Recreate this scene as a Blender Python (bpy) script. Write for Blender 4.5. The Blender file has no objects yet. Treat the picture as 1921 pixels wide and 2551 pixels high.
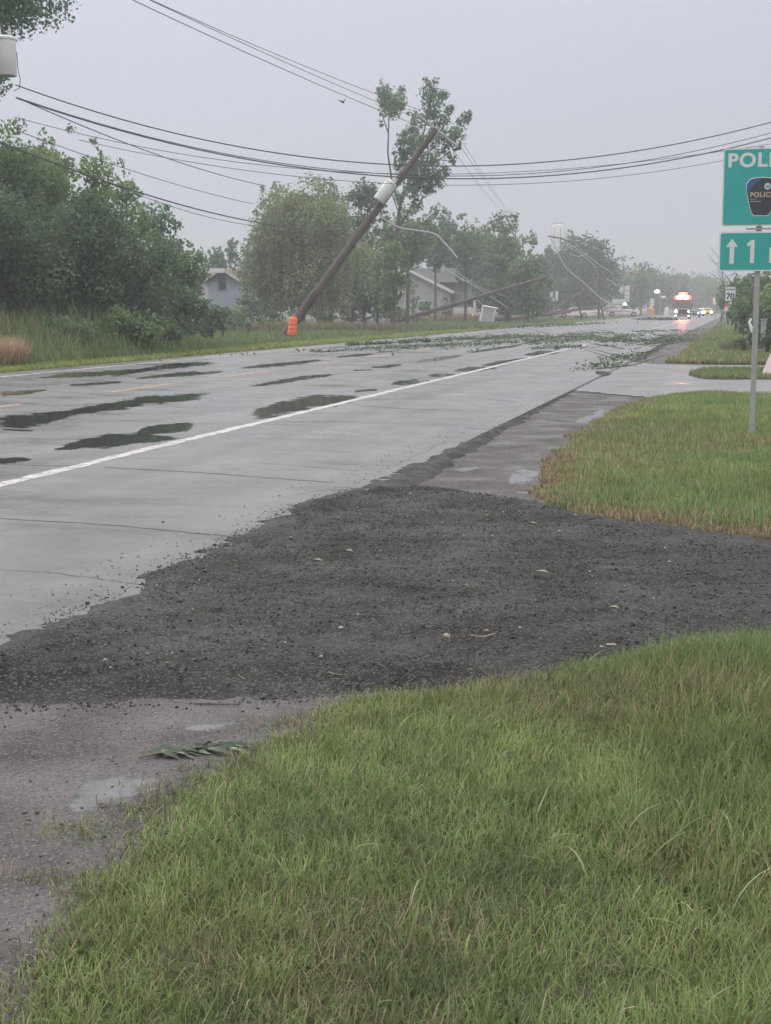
import bpy, math, random
import numpy as np
from mathutils import Vector, Matrix, noise as mnoise
R = math.radians
sc = bpy.context.scene
col = sc.collection
rng = np.random.RandomState(7)
random.seed(7)

# ------------------------------------------------------------------ camera
F = 3575.0; TH = R(13.7); PH = math.atan((1275.5-767)/F); H = 1.5
cd = bpy.data.cameras.new('camera'); cam = bpy.data.objects.new('camera', cd); col.objects.link(cam)
cam.location = (0, 0, H); cam.rotation_euler = (R(90)-PH, 0, TH)
cd.sensor_fit = 'VERTICAL'; cd.sensor_height = 36; cd.lens = F/2551*36
cd.clip_start = 0.05; cd.clip_end = 6000
sc.camera = cam
# ------------------------------------------------------------------ sky: overcast deck over a clear-sky texture
SUN_EL, SUN_AZ = 38, -50          # azimuth from +Y, minus = towards the left
w = bpy.data.worlds.new('World'); sc.world = w; w.use_nodes = True
nt = w.node_tree; nt.nodes.clear()
def N(t, k, **kw):
    n = t.nodes.new(k)
    for a, b in kw.items(): setattr(n, a, b)
    return n
o_ = N(nt, 'ShaderNodeOutputWorld'); bg = N(nt, 'ShaderNodeBackground'); bg2 = N(nt, 'ShaderNodeBackground')
sky = N(nt, 'ShaderNodeTexSky', sky_type='NISHITA'); sky.sun_disc = False
sky.sun_elevation = R(SUN_EL); sky.sun_rotation = R(SUN_AZ)
tc = N(nt, 'ShaderNodeTexCoord'); sep = N(nt, 'ShaderNodeSeparateXYZ')
nt.links.new(tc.outputs['Generated'], sep.inputs[0])
ramp = N(nt, 'ShaderNodeValToRGB')
e = ramp.color_ramp.elements
e[0].position = 0.0; e[0].color = (.47, .49, .565, 1)
e[1].position = 1.0; e[1].color = (2.9, 2.85, 2.8, 1)
for p, c in ((.06, (.545, .565, .655, 1)), (.20, (.635, .655, .755, 1)), (.42, (1.5, 1.5, 1.52, 1))):
    k = ramp.color_ramp.elements.new(p); k.color = c
nt.links.new(sep.outputs['Z'], ramp.inputs[0])
dot = N(nt, 'ShaderNodeVectorMath', operation='DOT_PRODUCT'); dot.inputs[1].default_value = (-.82, .57, .0)
nt.links.new(tc.outputs['Generated'], dot.inputs[0])
mr = N(nt, 'ShaderNodeMapRange'); mr.inputs[1].default_value = .3; mr.inputs[2].default_value = 1; mr.inputs[3].default_value = .95; mr.inputs[4].default_value = 1.20
nt.links.new(dot.outputs['Value'], mr.inputs[0])
cn = N(nt, 'ShaderNodeTexNoise'); cn.inputs['Scale'].default_value = 2.2; cn.inputs['Detail'].default_value = 3
cmap = N(nt, 'ShaderNodeMapping'); cmap.inputs['Scale'].default_value = (1, 1, 3.2)
nt.links.new(tc.outputs['Generated'], cmap.inputs[0]); nt.links.new(cmap.outputs[0], cn.inputs[0])
mr2 = N(nt, 'ShaderNodeMapRange'); mr2.inputs[3].default_value = .93; mr2.inputs[4].default_value = 1.07
nt.links.new(cn.outputs['Fac'], mr2.inputs[0])
mm = N(nt, 'ShaderNodeMath', operation='MULTIPLY'); nt.links.new(mr.outputs[0], mm.inputs[0]); nt.links.new(mr2.outputs[0], mm.inputs[1])
nt.links.new(ramp.outputs[0], bg.inputs[0]); nt.links.new(mm.outputs[0], bg.inputs[1])
nt.links.new(sky.outputs[0], bg2.inputs[0]); bg2.inputs[1].default_value = .06
mx = N(nt, 'ShaderNodeMixShader'); mx.inputs[0].default_value = .06
nt.links.new(bg.outputs[0], mx.inputs[1]); nt.links.new(bg2.outputs[0], mx.inputs[2]); nt.links.new(mx.outputs[0], o_.inputs[0])
# ------------------------------------------------------------------ sun through cloud
sl = bpy.data.lights.new('sun', 'SUN'); sl.energy = .9; sl.angle = R(28); sl.color = (1, .97, .93)
so = bpy.data.objects.new('sun', sl); col.objects.link(so)
sd = Vector((math.sin(R(SUN_AZ))*math.cos(R(SUN_EL)), math.cos(R(SUN_AZ))*math.cos(R(SUN_EL)), math.sin(R(SUN_EL))))
so.rotation_euler = sd.to_track_quat('Z', 'Y').to_euler()
sc.view_settings.view_transform = 'Standard'; sc.view_settings.look = 'None'
sc.view_settings.exposure = 0; sc.view_settings.gamma = 1
cy = sc.cycles
cy.max_bounces = 5; cy.diffuse_bounces = 3; cy.glossy_bounces = 3; cy.transmission_bounces = 3; cy.volume_bounces = 1
cy.transparent_max_bounces = 6; cy.sample_clamp_indirect = 4; cy.use_denoising = True
cy.caustics_reflective = False; cy.caustics_refractive = False

# ------------------------------------------------------------------ measuring: photograph pixels (1666 wide) -> places
CF = np.array((-math.sin(TH)*math.cos(PH), math.cos(TH)*math.cos(PH), -math.sin(PH)))
CR = np.array((math.cos(TH), math.sin(TH), 0.)); CU = np.array((-math.sin(TH)*math.sin(PH), math.cos(TH)*math.sin(PH), math.cos(PH)))
S = 1.1531
def ray(dx, dy):
    return CF + (dx*S-960.5)/F*CR - (dy*S-1275.5)/F*CU
def at(dx, dy, z=0.):
    d = ray(dx, dy); t = (z-H)/d[2]; return (d[0]*t, d[1]*t, z)
def dep(dx, dy, D):
    d = ray(dx, dy); return Vector((d[0]*D, d[1]*D, H+d[2]*D))
def gnd(dx, D):                      # ground point in image column dx at depth D
    d = ray(dx, 665); return Vector((d[0]*D, d[1]*D, 0))
def zat(dy, D): return H+ray(800, dy)[2]*D

# ------------------------------------------------------------------ tags and mesh builders
def tag(o, label=None, cat=None, group=None, kind=None):
    if label: o['label'] = label
    if cat: o['category'] = cat
    if group: o['group'] = group
    if kind: o['kind'] = kind
    return o
def empty(name, loc, label, cat, group=None, rz=0):
    o = bpy.data.objects.new(name, None); col.objects.link(o); o.location = loc; o.rotation_euler = (0, 0, rz)
    o.empty_display_size = .2
    return tag(o, label, cat, group)
def link(name, me, mat, parent=None):
    o = bpy.data.objects.new(name, me); col.objects.link(o)
    if mat is not None and not me.materials: me.materials.append(mat)
    if parent is not None: o.parent = parent
    return o
def np_mesh(name, V, faces, cols=None, smooth=False):
    """V (n,3); faces list of int arrays (m,k)"""
    me = bpy.data.meshes.new(name)
    V = np.asarray(V, dtype=np.float32)
    me.vertices.add(len(V)); me.vertices.foreach_set('co', V.ravel())
    idx = np.concatenate([f.ravel() for f in faces]).astype(np.int32)
    cnt = np.concatenate([np.full(len(f), f.shape[1], dtype=np.int32) for f in faces])
    st = np.concatenate([[0], np.cumsum(cnt)[:-1]]).astype(np.int32)
    me.loops.add(len(idx)); me.loops.foreach_set('vertex_index', idx)
    me.polygons.add(len(cnt)); me.polygons.foreach_set('loop_start', st); me.polygons.foreach_set('loop_total', cnt)
    if smooth: me.polygons.foreach_set('use_smooth', np.ones(len(cnt), dtype=bool))
    me.update(calc_edges=True); me.validate()
    if cols is not None:
        a = me.color_attributes.new('Col', 'FLOAT_COLOR', 'POINT')
        c = np.ones((len(V), 4), dtype=np.float32); c[:, :3] = cols
        a.data.foreach_set('color', c.ravel())
    return me
class MB:
    def __init__(s): s.v = []; s.f = []
    def add(s, vs, fs):
        b = len(s.v); s.v += [tuple(v) for v in vs]; s.f += [tuple(i+b for i in f) for f in fs]; return s
    def box(s, c, d, M=None):
        x, y, z = c; a, b, h = d[0]/2, d[1]/2, d[2]/2
        vs = [Vector((x+i*a, y+j*b, z+k*h)) for k in (-1, 1) for j in (-1, 1) for i in (-1, 1)]
        if M is not None: vs = [M @ v for v in vs]
        return s.add(vs, [(0, 2, 3, 1), (4, 5, 7, 6), (0, 1, 5, 4), (2, 6, 7, 3), (0, 4, 6, 2), (1, 3, 7, 5)])
    def tube(s, pts, rs, n=8, cap=True):
        pts = [Vector(p) for p in pts]
        if not hasattr(rs, '__len__'): rs = [rs]*len(pts)
        rings = []; b = len(s.v); up = None
        for i, p in enumerate(pts):
            t = (pts[min(i+1, len(pts)-1)]-pts[max(i-1, 0)])
            if t.length < 1e-9: t = Vector((0, 0, 1))
            t.normalize()
            if up is None: up = t.orthogonal().normalized()
            up = (up-t*up.dot(t)); up = up.normalized() if up.length > 1e-6 else t.orthogonal().normalized()
            q = t.cross(up)
            for k in range(n):
                a = 2*math.pi*k/n; s.v.append(tuple(p+(up*math.cos(a)+q*math.sin(a))*rs[i]))
        for i in range(len(pts)-1):
            for k in range(n):
                s.f.append((b+i*n+k, b+i*n+(k+1) % n, b+(i+1)*n+(k+1) % n, b+(i+1)*n+k))
        if cap:
            s.f.append(tuple(b+k for k in range(n))[::-1]); s.f.append(tuple(b+(len(pts)-1)*n+k for k in range(n)))
        return s
    def lathe(s, prof, n=20, c=(0, 0, 0)):
        b = len(s.v)
        for r, z in prof:
            for k in range(n):
                a = 2*math.pi*k/n; s.v.append((c[0]+r*math.cos(a), c[1]+r*math.sin(a), c[2]+z))
        for i in range(len(prof)-1):
            for k in range(n):
                s.f.append((b+i*n+k, b+i*n+(k+1) % n, b+(i+1)*n+(k+1) % n, b+(i+1)*n+k))
        s.f.append(tuple(b+k for k in range(n))[::-1]); s.f.append(tuple(b+(len(prof)-1)*n+k for k in range(n)))
        return s
    def prism(s, poly, axis, a, b, taper=None):
        """poly of (u,w); extruded along axis from a to b. axis 'y': (u,y,w); 'x': (x,u,w); 'z': (u,w,z)"""
        def mk(u, w_, t):
            if axis == 'y': return (u, t, w_)
            if axis == 'x': return (t, u, w_)
            return (u, w_, t)
        n = len(poly); vs = [mk(u, w_, a) for u, w_ in poly]+[mk(u, w_, b) for u, w_ in poly]
        fs = [tuple(range(n)), tuple(range(n, 2*n))[::-1]]+[(i, i+n, (i+1) % n+n, (i+1) % n) for i in range(n)]
        return s.add(vs, fs)
    def build(s, name, mat, parent=None, smooth=False, bevel=0):
        me = bpy.data.meshes.new(name); me.from_pydata(s.v, [], s.f); me.update()
        import bmesh
        bm = bmesh.new(); bm.from_mesh(me); bmesh.ops.recalc_face_normals(bm, faces=bm.faces)
        if bevel: bmesh.ops.bevel(bm, geom=list(bm.edges), offset=bevel, segments=2, affect='EDGES', profile=.6)
        bm.to_mesh(me); bm.free()
        if smooth:
            me.polygons.foreach_set('use_smooth', [True]*len(me.polygons))
            me.set_sharp_from_angle(angle=R(40))
        return link(name, me, mat, parent)

# ------------------------------------------------------------------ numpy noise
_P = rng.rand(256, 256)
def vnoise(x, y):
    xi = np.floor(x).astype(int); yi = np.floor(y).astype(int); fx = x-xi; fy = y-yi
    fx = fx*fx*(3-2*fx); fy = fy*fy*(3-2*fy)
    g = lambda a, b: _P[a & 255, b & 255]
    return (g(xi, yi)*(1-fx)+g(xi+1, yi)*fx)*(1-fy)+(g(xi, yi+1)*(1-fx)+g(xi+1, yi+1)*fx)*fy
def fbm(x, y, o=4):
    r = 0; a = .5; t = 0
    for i in range(o):
        r = r+a*vnoise(x*2**i+13.7*i, y*2**i+5.1*i); t += a; a *= .5
    return r/t
def poly_sd(x, y, poly):
    """signed distance, + inside"""
    P = np.array(poly); n = len(P); d = np.full(x.shape, 1e9); ins = np.zeros(x.shape, bool)
    for i in range(n):
        x1, y1 = P[i]; x2, y2 = P[(i+1) % n]
        ex, ey = x2-x1, y2-y1; t = np.clip(((x-x1)*ex+(y-y1)*ey)/(ex*ex+ey*ey+1e-12), 0, 1)
        d = np.minimum(d, np.hypot(x-x1-t*ex, y-y1-t*ey))
        c = ((y1 > y) != (y2 > y)) & (x < (x2-x1)*(y-y1)/(y2-y1+1e-12)+x1); ins ^= c
    return np.where(ins, d, -d)
def zone(name, poly, res, z0, thick, edge, amp, mat, warp=.08, wf=3., zf=None):
    P = np.array(poly); x0, y0 = P.min(0)-.3; x1, y1 = P.max(0)+.3
    rx, ry = res if hasattr(res, '__len__') else (res, res)
    nx = int((x1-x0)/rx)+1; ny = int((y1-y0)/ry)+1
    X, Y = np.meshgrid(x0+np.arange(nx)*rx, y0+np.arange(ny)*ry)
    wx = (fbm(X*wf+3, Y*wf, 4)-.5)*2*warp; wy = (fbm(X*wf, Y*wf+31, 4)-.5)*2*warp
    sd_ = poly_sd(X+wx, Y+wy, poly)
    t = np.clip(sd_/edge, 0, 1); t = t*t*(3-2*t)
    Z = z0+thick*t+amp*(fbm(X*9, Y*9, 4)-.5)*t
    if zf is not None: Z = Z+zf(X, Y)
    keep = sd_ > -max(rx, ry)*.7
    kc = keep[:-1, :-1] & keep[1:, :-1] & keep[:-1, 1:] & keep[1:, 1:]
    I = np.arange(nx*ny).reshape(ny, nx)
    q = np.stack([I[:-1, :-1][kc], I[:-1, 1:][kc], I[1:, 1:][kc], I[1:, :-1][kc]], 1)
    used, inv = np.unique(q, return_inverse=True)
    V = np.stack([X.ravel(), Y.ravel(), Z.ravel()], 1)[used]
    me = np_mesh(name, V, [inv.reshape(q.shape)], smooth=True)
    return link(name, me, mat)

# ------------------------------------------------------------------ materials
def mat(name, colr, rough=.7, metal=0, emit=None, es=1, spec=.5, ior=None):
    m = bpy.data.materials.new(name); m.use_nodes = True
    b = m.node_tree.nodes['Principled BSDF']
    b.inputs['Base Color'].default_value = (*colr, 1); b.inputs['Roughness'].default_value = rough
    b.inputs['Metallic'].default_value = metal; b.inputs['Specular IOR Level'].default_value = spec
    if emit: b.inputs['Emission Color'].default_value = (*emit, 1); b.inputs['Emission Strength'].default_value = es
    return m
def varied(name, c1, c2, scale, rough=(.5, .8), bump=0, bscale=60, c3=None, spec=.5, stretch=(1, 1, 1), speck=None, detail=6):
    """noise-mixed colour, noise-varied roughness, bump; optional (scale, threshold, colour) specks"""
    m = mat(name, c1, rough[0], spec=spec); t = m.node_tree; b = t.nodes['Principled BSDF']; L = t.links.new
    tc = N(t, 'ShaderNodeTexCoord'); mp = N(t, 'ShaderNodeMapping'); mp.inputs['Scale'].default_value = stretch
    L(tc.outputs['Object'], mp.inputs[0])
    n = N(t, 'ShaderNodeTexNoise'); n.inputs['Scale'].default_value = scale; n.inputs['Detail'].default_value = detail; n.inputs['Roughness'].default_value = .62
    L(mp.outputs[0], n.inputs['Vector'])
    r = N(t, 'ShaderNodeValToRGB'); r.color_ramp.elements[0].position = .33; r.color_ramp.elements[0].color = (*c1, 1)
    r.color_ramp.elements[1].position = .68; r.color_ramp.elements[1].color = (*c2, 1)
    if c3 is not None: k = r.color_ramp.elements.new(.5); k.color = (*c3, 1)
    L(n.outputs['Fac'], r.inputs[0]); out = r.outputs[0]
    if speck:
        for (ss, th, cc) in speck:
            v = N(t, 'ShaderNodeTexVoronoi'); v.inputs['Scale'].default_value = ss; L(tc.outputs['Object'], v.inputs['Vector'])
            sp = N(t, 'ShaderNodeSeparateColor'); L(v.outputs['Color'], sp.inputs[0])
            g = N(t, 'ShaderNodeMath', operation='GREATER_THAN'); g.inputs[1].default_value = th; L(sp.outputs[0], g.inputs[0])
            mxn = N(t, 'ShaderNodeMix', data_type='RGBA'); L(g.outputs[0], mxn.inputs[0]); L(out, mxn.inputs[6]); mxn.inputs[7].default_value = (*cc, 1)
            out = mxn.outputs[2]
    L(out, b.inputs['Base Color'])
    n2 = N(t, 'ShaderNodeTexNoise'); n2.inputs['Scale'].default_value = scale*.7; n2.inputs['Detail'].default_value = 4; L(mp.outputs[0], n2.inputs['Vector'])
    q = N(t, 'ShaderNodeMapRange'); q.inputs[1].default_value = .35; q.inputs[2].default_value = .65; q.inputs[3].default_value = rough[0]; q.inputs[4].default_value = rough[1]
    L(n2.outputs['Fac'], q.inputs[0]); L(q.outputs[0], b.inputs['Roughness'])
    if bump:
        n3 = N(t, 'ShaderNodeTexNoise'); n3.inputs['Scale'].default_value = bscale; n3.inputs['Detail'].default_value = 5; L(tc.outputs['Object'], n3.inputs['Vector'])
        bp = N(t, 'ShaderNodeBump'); bp.inputs['Distance'].default_value = bump; L(n3.outputs['Fac'], bp.inputs['Height']); L(bp.outputs[0], b.inputs['Normal'])
    return m
def leafmat(name, trans=.3, rough=.55, mult=(1, 1, 1)):
    m = bpy.data.materials.new(name); m.use_nodes = True; t = m.node_tree; t.nodes.clear(); L = t.links.new
    o = N(t, 'ShaderNodeOutputMaterial'); a = N(t, 'ShaderNodeVertexColor', layer_name='Col')
    p = N(t, 'ShaderNodeBsdfPrincipled'); p.inputs['Roughness'].default_value = rough; p.inputs['Specular IOR Level'].default_value = .3
    tr = N(t, 'ShaderNodeBsdfTranslucent'); mxs = N(t, 'ShaderNodeMixShader'); mxs.inputs[0].default_value = trans
    ml = N(t, 'ShaderNodeMix', data_type='RGBA', blend_type='MULTIPLY'); ml.inputs[0].default_value = 1; ml.inputs[7].default_value = (*mult, 1)
    L(a.outputs['Color'], ml.inputs[6])
    L(ml.outputs[2], p.inputs['Base Color']); L(ml.outputs[2], tr.inputs['Color'])
    L(p.outputs[0], mxs.inputs[1]); L(tr.outputs[0], mxs.inputs[2]); L(mxs.outputs[0], o.inputs[0])
    return m
def colmat(name, rough=.8, spec=.4):
    m = mat(name, (.2, .2, .2), rough, spec=spec); t = m.node_tree
    a = N(t, 'ShaderNodeVertexColor', layer_name='Col'); t.links.new(a.outputs['Color'], t.nodes['Principled BSDF'].inputs['Base Color']); return m

# wet asphalt: streaks run across and along the lane, standing film changes the gloss
M = {}
def road_material():
    m = mat('wet_asphalt', (.1, .1, .1), .3); t = m.node_tree; b = t.nodes['Principled BSDF']; L = t.links.new
    tc = N(t, 'ShaderNodeTexCoord')
    def nz(sc_, st, det=5, rg=.6):
        mp = N(t, 'ShaderNodeMapping'); mp.inputs['Scale'].default_value = st; L(tc.outputs['Object'], mp.inputs[0])
        n = N(t, 'ShaderNodeTexNoise'); n.inputs['Scale'].default_value = sc_; n.inputs['Detail'].default_value = det; n.inputs['Roughness'].default_value = rg
        L(mp.outputs[0], n.inputs['Vector']); return n.outputs['Fac']
    def rmp(f, a, b_, c, d):
        q = N(t, 'ShaderNodeMapRange'); q.inputs[1].default_value = a; q.inputs[2].default_value = b_; q.inputs[3].default_value = c; q.inputs[4].default_value = d; L(f, q.inputs[0]); return q.outputs[0]
    r = N(t, 'ShaderNodeValToRGB'); r.color_ramp.elements[0].position = .3; r.color_ramp.elements[0].color = (.080, .077, .079, 1)
    r.color_ramp.elements[1].position = .72; r.color_ramp.elements[1].color = (.155, .149, .153, 1)
    L(nz(.9, (1, .55, 1), 8, .68), r.inputs[0])
    fine = N(t, 'ShaderNodeMix', data_type='RGBA', blend_type='MULTIPLY'); fine.inputs[0].default_value = 1
    g = N(t, 'ShaderNodeCombineColor'); f = rmp(nz(170, (1, 1, 1), 3, .7), .3, .7, .72, 1.28)
    for i in range(3): L(f, g.inputs[i])
    wp = N(t, 'ShaderNodeMix', data_type='RGBA', blend_type='MULTIPLY'); wp.inputs[0].default_value = 1; wg = N(t, 'ShaderNodeCombineColor'); wf_ = rmp(nz(1.3, (1, .018, 1), 4, .6), .32, .68, .80, 1.15)
    for i in range(3): L(wf_, wg.inputs[i])
    L(r.outputs[0], wp.inputs[6]); L(wg.outputs[0], wp.inputs[7])
    L(wp.outputs[2], fine.inputs[6]); L(g.outputs[0], fine.inputs[7]); L(fine.outputs[2], b.inputs['Base Color'])
    a1 = rmp(nz(.5, (1, 1.6, 1), 6, .62), .36, .64, .20, .50)
    a2 = rmp(nz(1.2, (.35, 2.2, 1), 5, .6), .3, .7, -.07, .07)
    s = N(t, 'ShaderNodeMath', operation='ADD'); L(a1, s.inputs[0]); L(a2, s.inputs[1]); L(s.outputs[0], b.inputs['Roughness'])
    bp = N(t, 'ShaderNodeBump'); bp.inputs['Distance'].default_value = .004; bp.inputs['Strength'].default_value = .6
    L(nz(120, (1, 1, 1), 4, .7), bp.inputs['Height']); L(bp.outputs[0], b.inputs['Normal'])
    b.inputs['Specular IOR Level'].default_value = .5
    return m
M['road'] = road_material()
M['water'] = mat('puddle_water', (.045, .047, .045), .05, spec=.55)
def thin_margin(m, lo=.15, hi=.60, scale=2.6):
    t = m.node_tree; L = t.links.new; b = t.nodes['Principled BSDF']; o = t.nodes['Material Output']
    a = N(t, 'ShaderNodeVertexColor', layer_name='Col'); g = N(t, 'ShaderNodeSeparateColor'); L(a.outputs['Color'], g.inputs[0])
    tc = N(t, 'ShaderNodeTexCoord'); mp = N(t, 'ShaderNodeMapping'); mp.inputs['Scale'].default_value = (1, .8, 1); L(tc.outputs['Object'], mp.inputs[0])
    n = N(t, 'ShaderNodeTexNoise'); n.inputs['Scale'].default_value = scale; n.inputs['Detail'].default_value = 9; n.inputs['Roughness'].default_value = .68; L(mp.outputs[0], n.inputs['Vector'])
    q = N(t, 'ShaderNodeMath', operation='MULTIPLY_ADD'); L(n.outputs['Fac'], q.inputs[0]); q.inputs[1].default_value = 3.4; q.inputs[2].default_value = -1.75
    ad = N(t, 'ShaderNodeMath', operation='ADD'); L(g.outputs[0], ad.inputs[0]); L(q.outputs[0], ad.inputs[1])
    mr_ = N(t, 'ShaderNodeMapRange', interpolation_type='SMOOTHSTEP'); mr_.inputs[1].default_value = lo; mr_.inputs[2].default_value = hi; L(ad.outputs[0], mr_.inputs[0])
    tr = N(t, 'ShaderNodeBsdfTransparent'); mxs = N(t, 'ShaderNodeMixShader'); L(mr_.outputs[0], mxs.inputs[0]); L(tr.outputs[0], mxs.inputs[1]); L(b.outputs[0], mxs.inputs[2]); L(mxs.outputs[0], o.inputs['Surface'])
thin_margin(M['water'])
M['film'] = varied('thin_water', (.075, .07, .07), (.11, .105, .105), 14, (.06, .22), .001, 60); thin_margin(M['film'], .1, 1.0, 5)
M['gravel'] = varied('wet_gravel', (.048, .043, .043), (.104, .093, .091), 2.6, (.45, .95), .012, 80, detail=10, spec=.32, speck=[(150, .9, (.15, .135, .13)), (110, .88, (.04, .036, .036))])
M['millings'] = varied('asphalt_millings', (.015, .0146, .014), (.036, .035, .033), 2.2, (.6, .95), .026, 60, spec=.28, detail=12, speck=[(70, .88, (.062, .06, .055)), (130, .92, (.10, .097, .09)), (45, .95, (.05, .048, .045))])
M['edge'] = varied('crumbled_edge', (.022, .021, .021), (.07, .067, .066), 5, (.6, .9), .03, 50, spec=.3)
M['soil'] = varied('field_ground', (.055, .065, .030), (.085, .095, .045), .6, (.8, .95), .03, 8)
M['turf'] = varied('turf_ground', (.035, .042, .018), (.060, .052, .030), 9, (.85, .95), .02, 40)
M['paint'] = varied('worn_white_paint', (.36, .34, .34), (.60, .575, .575), 5, (.35, .6), speck=[(45, .82, (.22, .21, .21)), (120, .8, (.3, .29, .29))])
def worn(m, th=.40):
    t = m.node_tree; L = t.links.new; b = t.nodes['Principled BSDF']; o = t.nodes['Material Output']; tc = N(t, 'ShaderNodeTexCoord')
    n = N(t, 'ShaderNodeTexNoise'); n.inputs['Scale'].default_value = 7; n.inputs['Detail'].default_value = 8; n.inputs['Roughness'].default_value = .7; L(tc.outputs['Object'], n.inputs['Vector'])
    q = N(t, 'ShaderNodeMapRange'); q.inputs[1].default_value = th-.05; q.inputs[2].default_value = th+.05; q.inputs[3].default_value = .15; L(n.outputs['Fac'], q.inputs[0])
    tr = N(t, 'ShaderNodeBsdfTransparent'); mxs = N(t, 'ShaderNodeMixShader'); L(q.outputs[0], mxs.inputs[0]); L(tr.outputs[0], mxs.inputs[1]); L(b.outputs[0], mxs.inputs[2]); L(mxs.outputs[0], o.inputs['Surface'])
worn(M['paint'])
M['orange_paint'] = varied('worn_orange_paint', (.42, .22, .10), (.30, .21, .15), 9, (.4, .6))
M['crack'] = mat('crack_filler', (.035, .034, .034), .5)
M['wood'] = varied('weathered_pole_wood', (.052, .036, .030), (.095, .066, .055), 3, (.7, .9), .01, 30, stretch=(1, 1, .12))
M['fresh'] = varied('splintered_wood', (.45, .30, .2), (.34, .22, .15), 12, (.7, .9))
M['bark'] = varied('tree_bark', (.06, .052, .045), (.11, .095, .08), 4, (.8, .95), .02, 18)
M['wire'] = mat('cable_black', (.07, .07, .073), .6)
M['alu'] = mat('bright_wire', (.42, .42, .43), .5)
M['galv'] = varied('galvanised_steel', (.30, .30, .30), (.38, .38, .38), 8, (.45, .6))
M['tank'] = varied('transformer_paint', (.60, .60, .59), (.70, .70, .69), 3, (.4, .55))
M['ceram'] = mat('insulator_grey', (.5, .49, .48), .3)
M['green'] = varied('sign_green', (.030, .35, .33), (.045, .39, .37), 3, (.4, .6), speck=[(160, .985, (.10, .25, .24))])
M['signwhite'] = varied('sign_white', (.62, .64, .64), (.70, .71, .71), 5, (.4, .6))
M['navy'] = mat('badge_navy', (.045, .048, .06), .5)
M['blue'] = mat('badge_blue', (.05, .11, .30), .5)
M['gold'] = mat('badge_gold', (.50, .42, .28), .5)
M['black'] = mat('sign_black', (.02, .02, .02), .6)
M['orange'] = mat('barrel_orange', (.80, .12, .035), .5)
M['band'] = mat('barrel_band', (.80, .24, .13), .4)
M['rubber'] = mat('rubber', (.025, .025, .025), .85)
M['glass'] = mat('dark_glass', (.03, .035, .04), .08, spec=.8)
M['carwhite'] = mat('car_paint_white', (.80, .77, .78), .3)
M['carred'] = mat('car_paint_red', (.11, .028, .025), .35)
M['stripe'] = mat('stripe_red', (.50, .12, .16), .4)
M['rim'] = mat('wheel_rim', (.4, .4, .4), .35, .6)
M['chrome'] = mat('bumper_metal', (.22, .21, .21), .35, .7)
M['hot_white'] = mat('lamp_white', (1, 1, 1), .4, emit=(1, .96, .90), es=9)
M['hot_red'] = mat('lamp_red', (.8, .05, .03), .4, emit=(1, .075, .045), es=7)
M['hot_pink'] = mat('lamp_flash', (1, .7, .65), .4, emit=(1, .62, .55), es=22)
M['amber'] = mat('lamp_amber', (1, .7, .2), .4, emit=(1, .70, .16), es=5)
M['hot_blue'] = mat('lamp_blue', (.4, .6, 1), .4, emit=(.35, .62, 1), es=3)
M['sodium'] = mat('lamp_street', (1, .9, .6), .4, emit=(1, .88, .55), es=6)
M['siding'] = varied('house_siding', (.56, .55, .56), (.64, .63, .64), 2, (.6, .8))
M['bluesiding'] = varied('barn_siding', (.34, .38, .47), (.40, .44, .53), 2, (.6, .8))
M['roofbrown'] = varied('shingle_brown', (.14, .095, .08), (.18, .125, .105), 4, (.8, .95))
M['roofgrey'] = varied('shingle_grey', (.10, .10, .105), (.14, .14, .145), 4, (.8, .95))
M['trimw'] = mat('white_trim', (.72, .72, .72), .5)
M['tower'] = mat('tower_paint', (.72, .68, .66), .6)
M['leafa'] = leafmat('foliage', .45); M['blade'] = leafmat('grass_blade', .25, .5)
M['stones'] = colmat('stones', .7, .3)
M['brickred'] = mat('panel_red', (.38, .10, .09), .6)
M['greybox'] = varied('cabinet_grey', (.42, .43, .41), (.52, .53, .51), 3, (.5, .7))
M['cloth'] = varied('pale_cloth', (.72, .60, .60), (.62, .50, .51), 14, (.6, .8), stretch=(1, 1, .1))
M['yellow'] = mat('yellow_paint', (.65, .35, .06), .5)
M['fencewood'] = mat('dark_fence_rail', (.07, .06, .055), .8)

# ------------------------------------------------------------------ ground, road, shoulder
def plane_sheet(name, x0, x1, y0, y1, z, mt, nx=1, ny=1):
    X, Y = np.meshgrid(np.linspace(x0, x1, nx+1), np.linspace(y0, y1, ny+1))
    I = np.arange((nx+1)*(ny+1)).reshape(ny+1, nx+1)
    q = np.stack([I[:-1, :-1].ravel(), I[:-1, 1:].ravel(), I[1:, 1:].ravel(), I[1:, :-1].ravel()], 1)
    return link(name, np_mesh(name, np.stack([X.ravel(), Y.ravel(), np.full(X.size, z)], 1), [q]), mt)
tag(plane_sheet('ground', -900, 900, -120, 1000, -.16, M['soil'], 8, 8), kind='structure')
rd = MB(); rd.box((-9.75, 470, -.07), (13.6, 1040, .14)); road = rd.build('road', M['road']); tag(road, kind='structure')
XL, XC, XR = -15.72, -10.95, -6.10
tag(plane_sheet('gravel_shoulder', -2.951, -1.2, -8, 420, -.045, M['gravel'], 2, 60), kind='structure')
tag(plane_sheet('gravel_shoulder', -17.3, -16.551, -20, 420, -.03, M['gravel'], 2, 40), kind='structure')
side = [(-2.93, 27), (-1.5, 25.3), (-.6, 27.2), (.6, 26.4), (12, 25), (12, 31), (.7, 31.9), (-.7, 31.6), (-1.2, 34), (-.9, 36.5), (.8, 37.6), (12, 38), (12, 40), (-2.1, 40), (-2.93, 41.5)]
tag(zone('side_road', side, (.12, .25), -.03, .028, .5, .0, M['road'], .05, .8), kind='structure')
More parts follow.
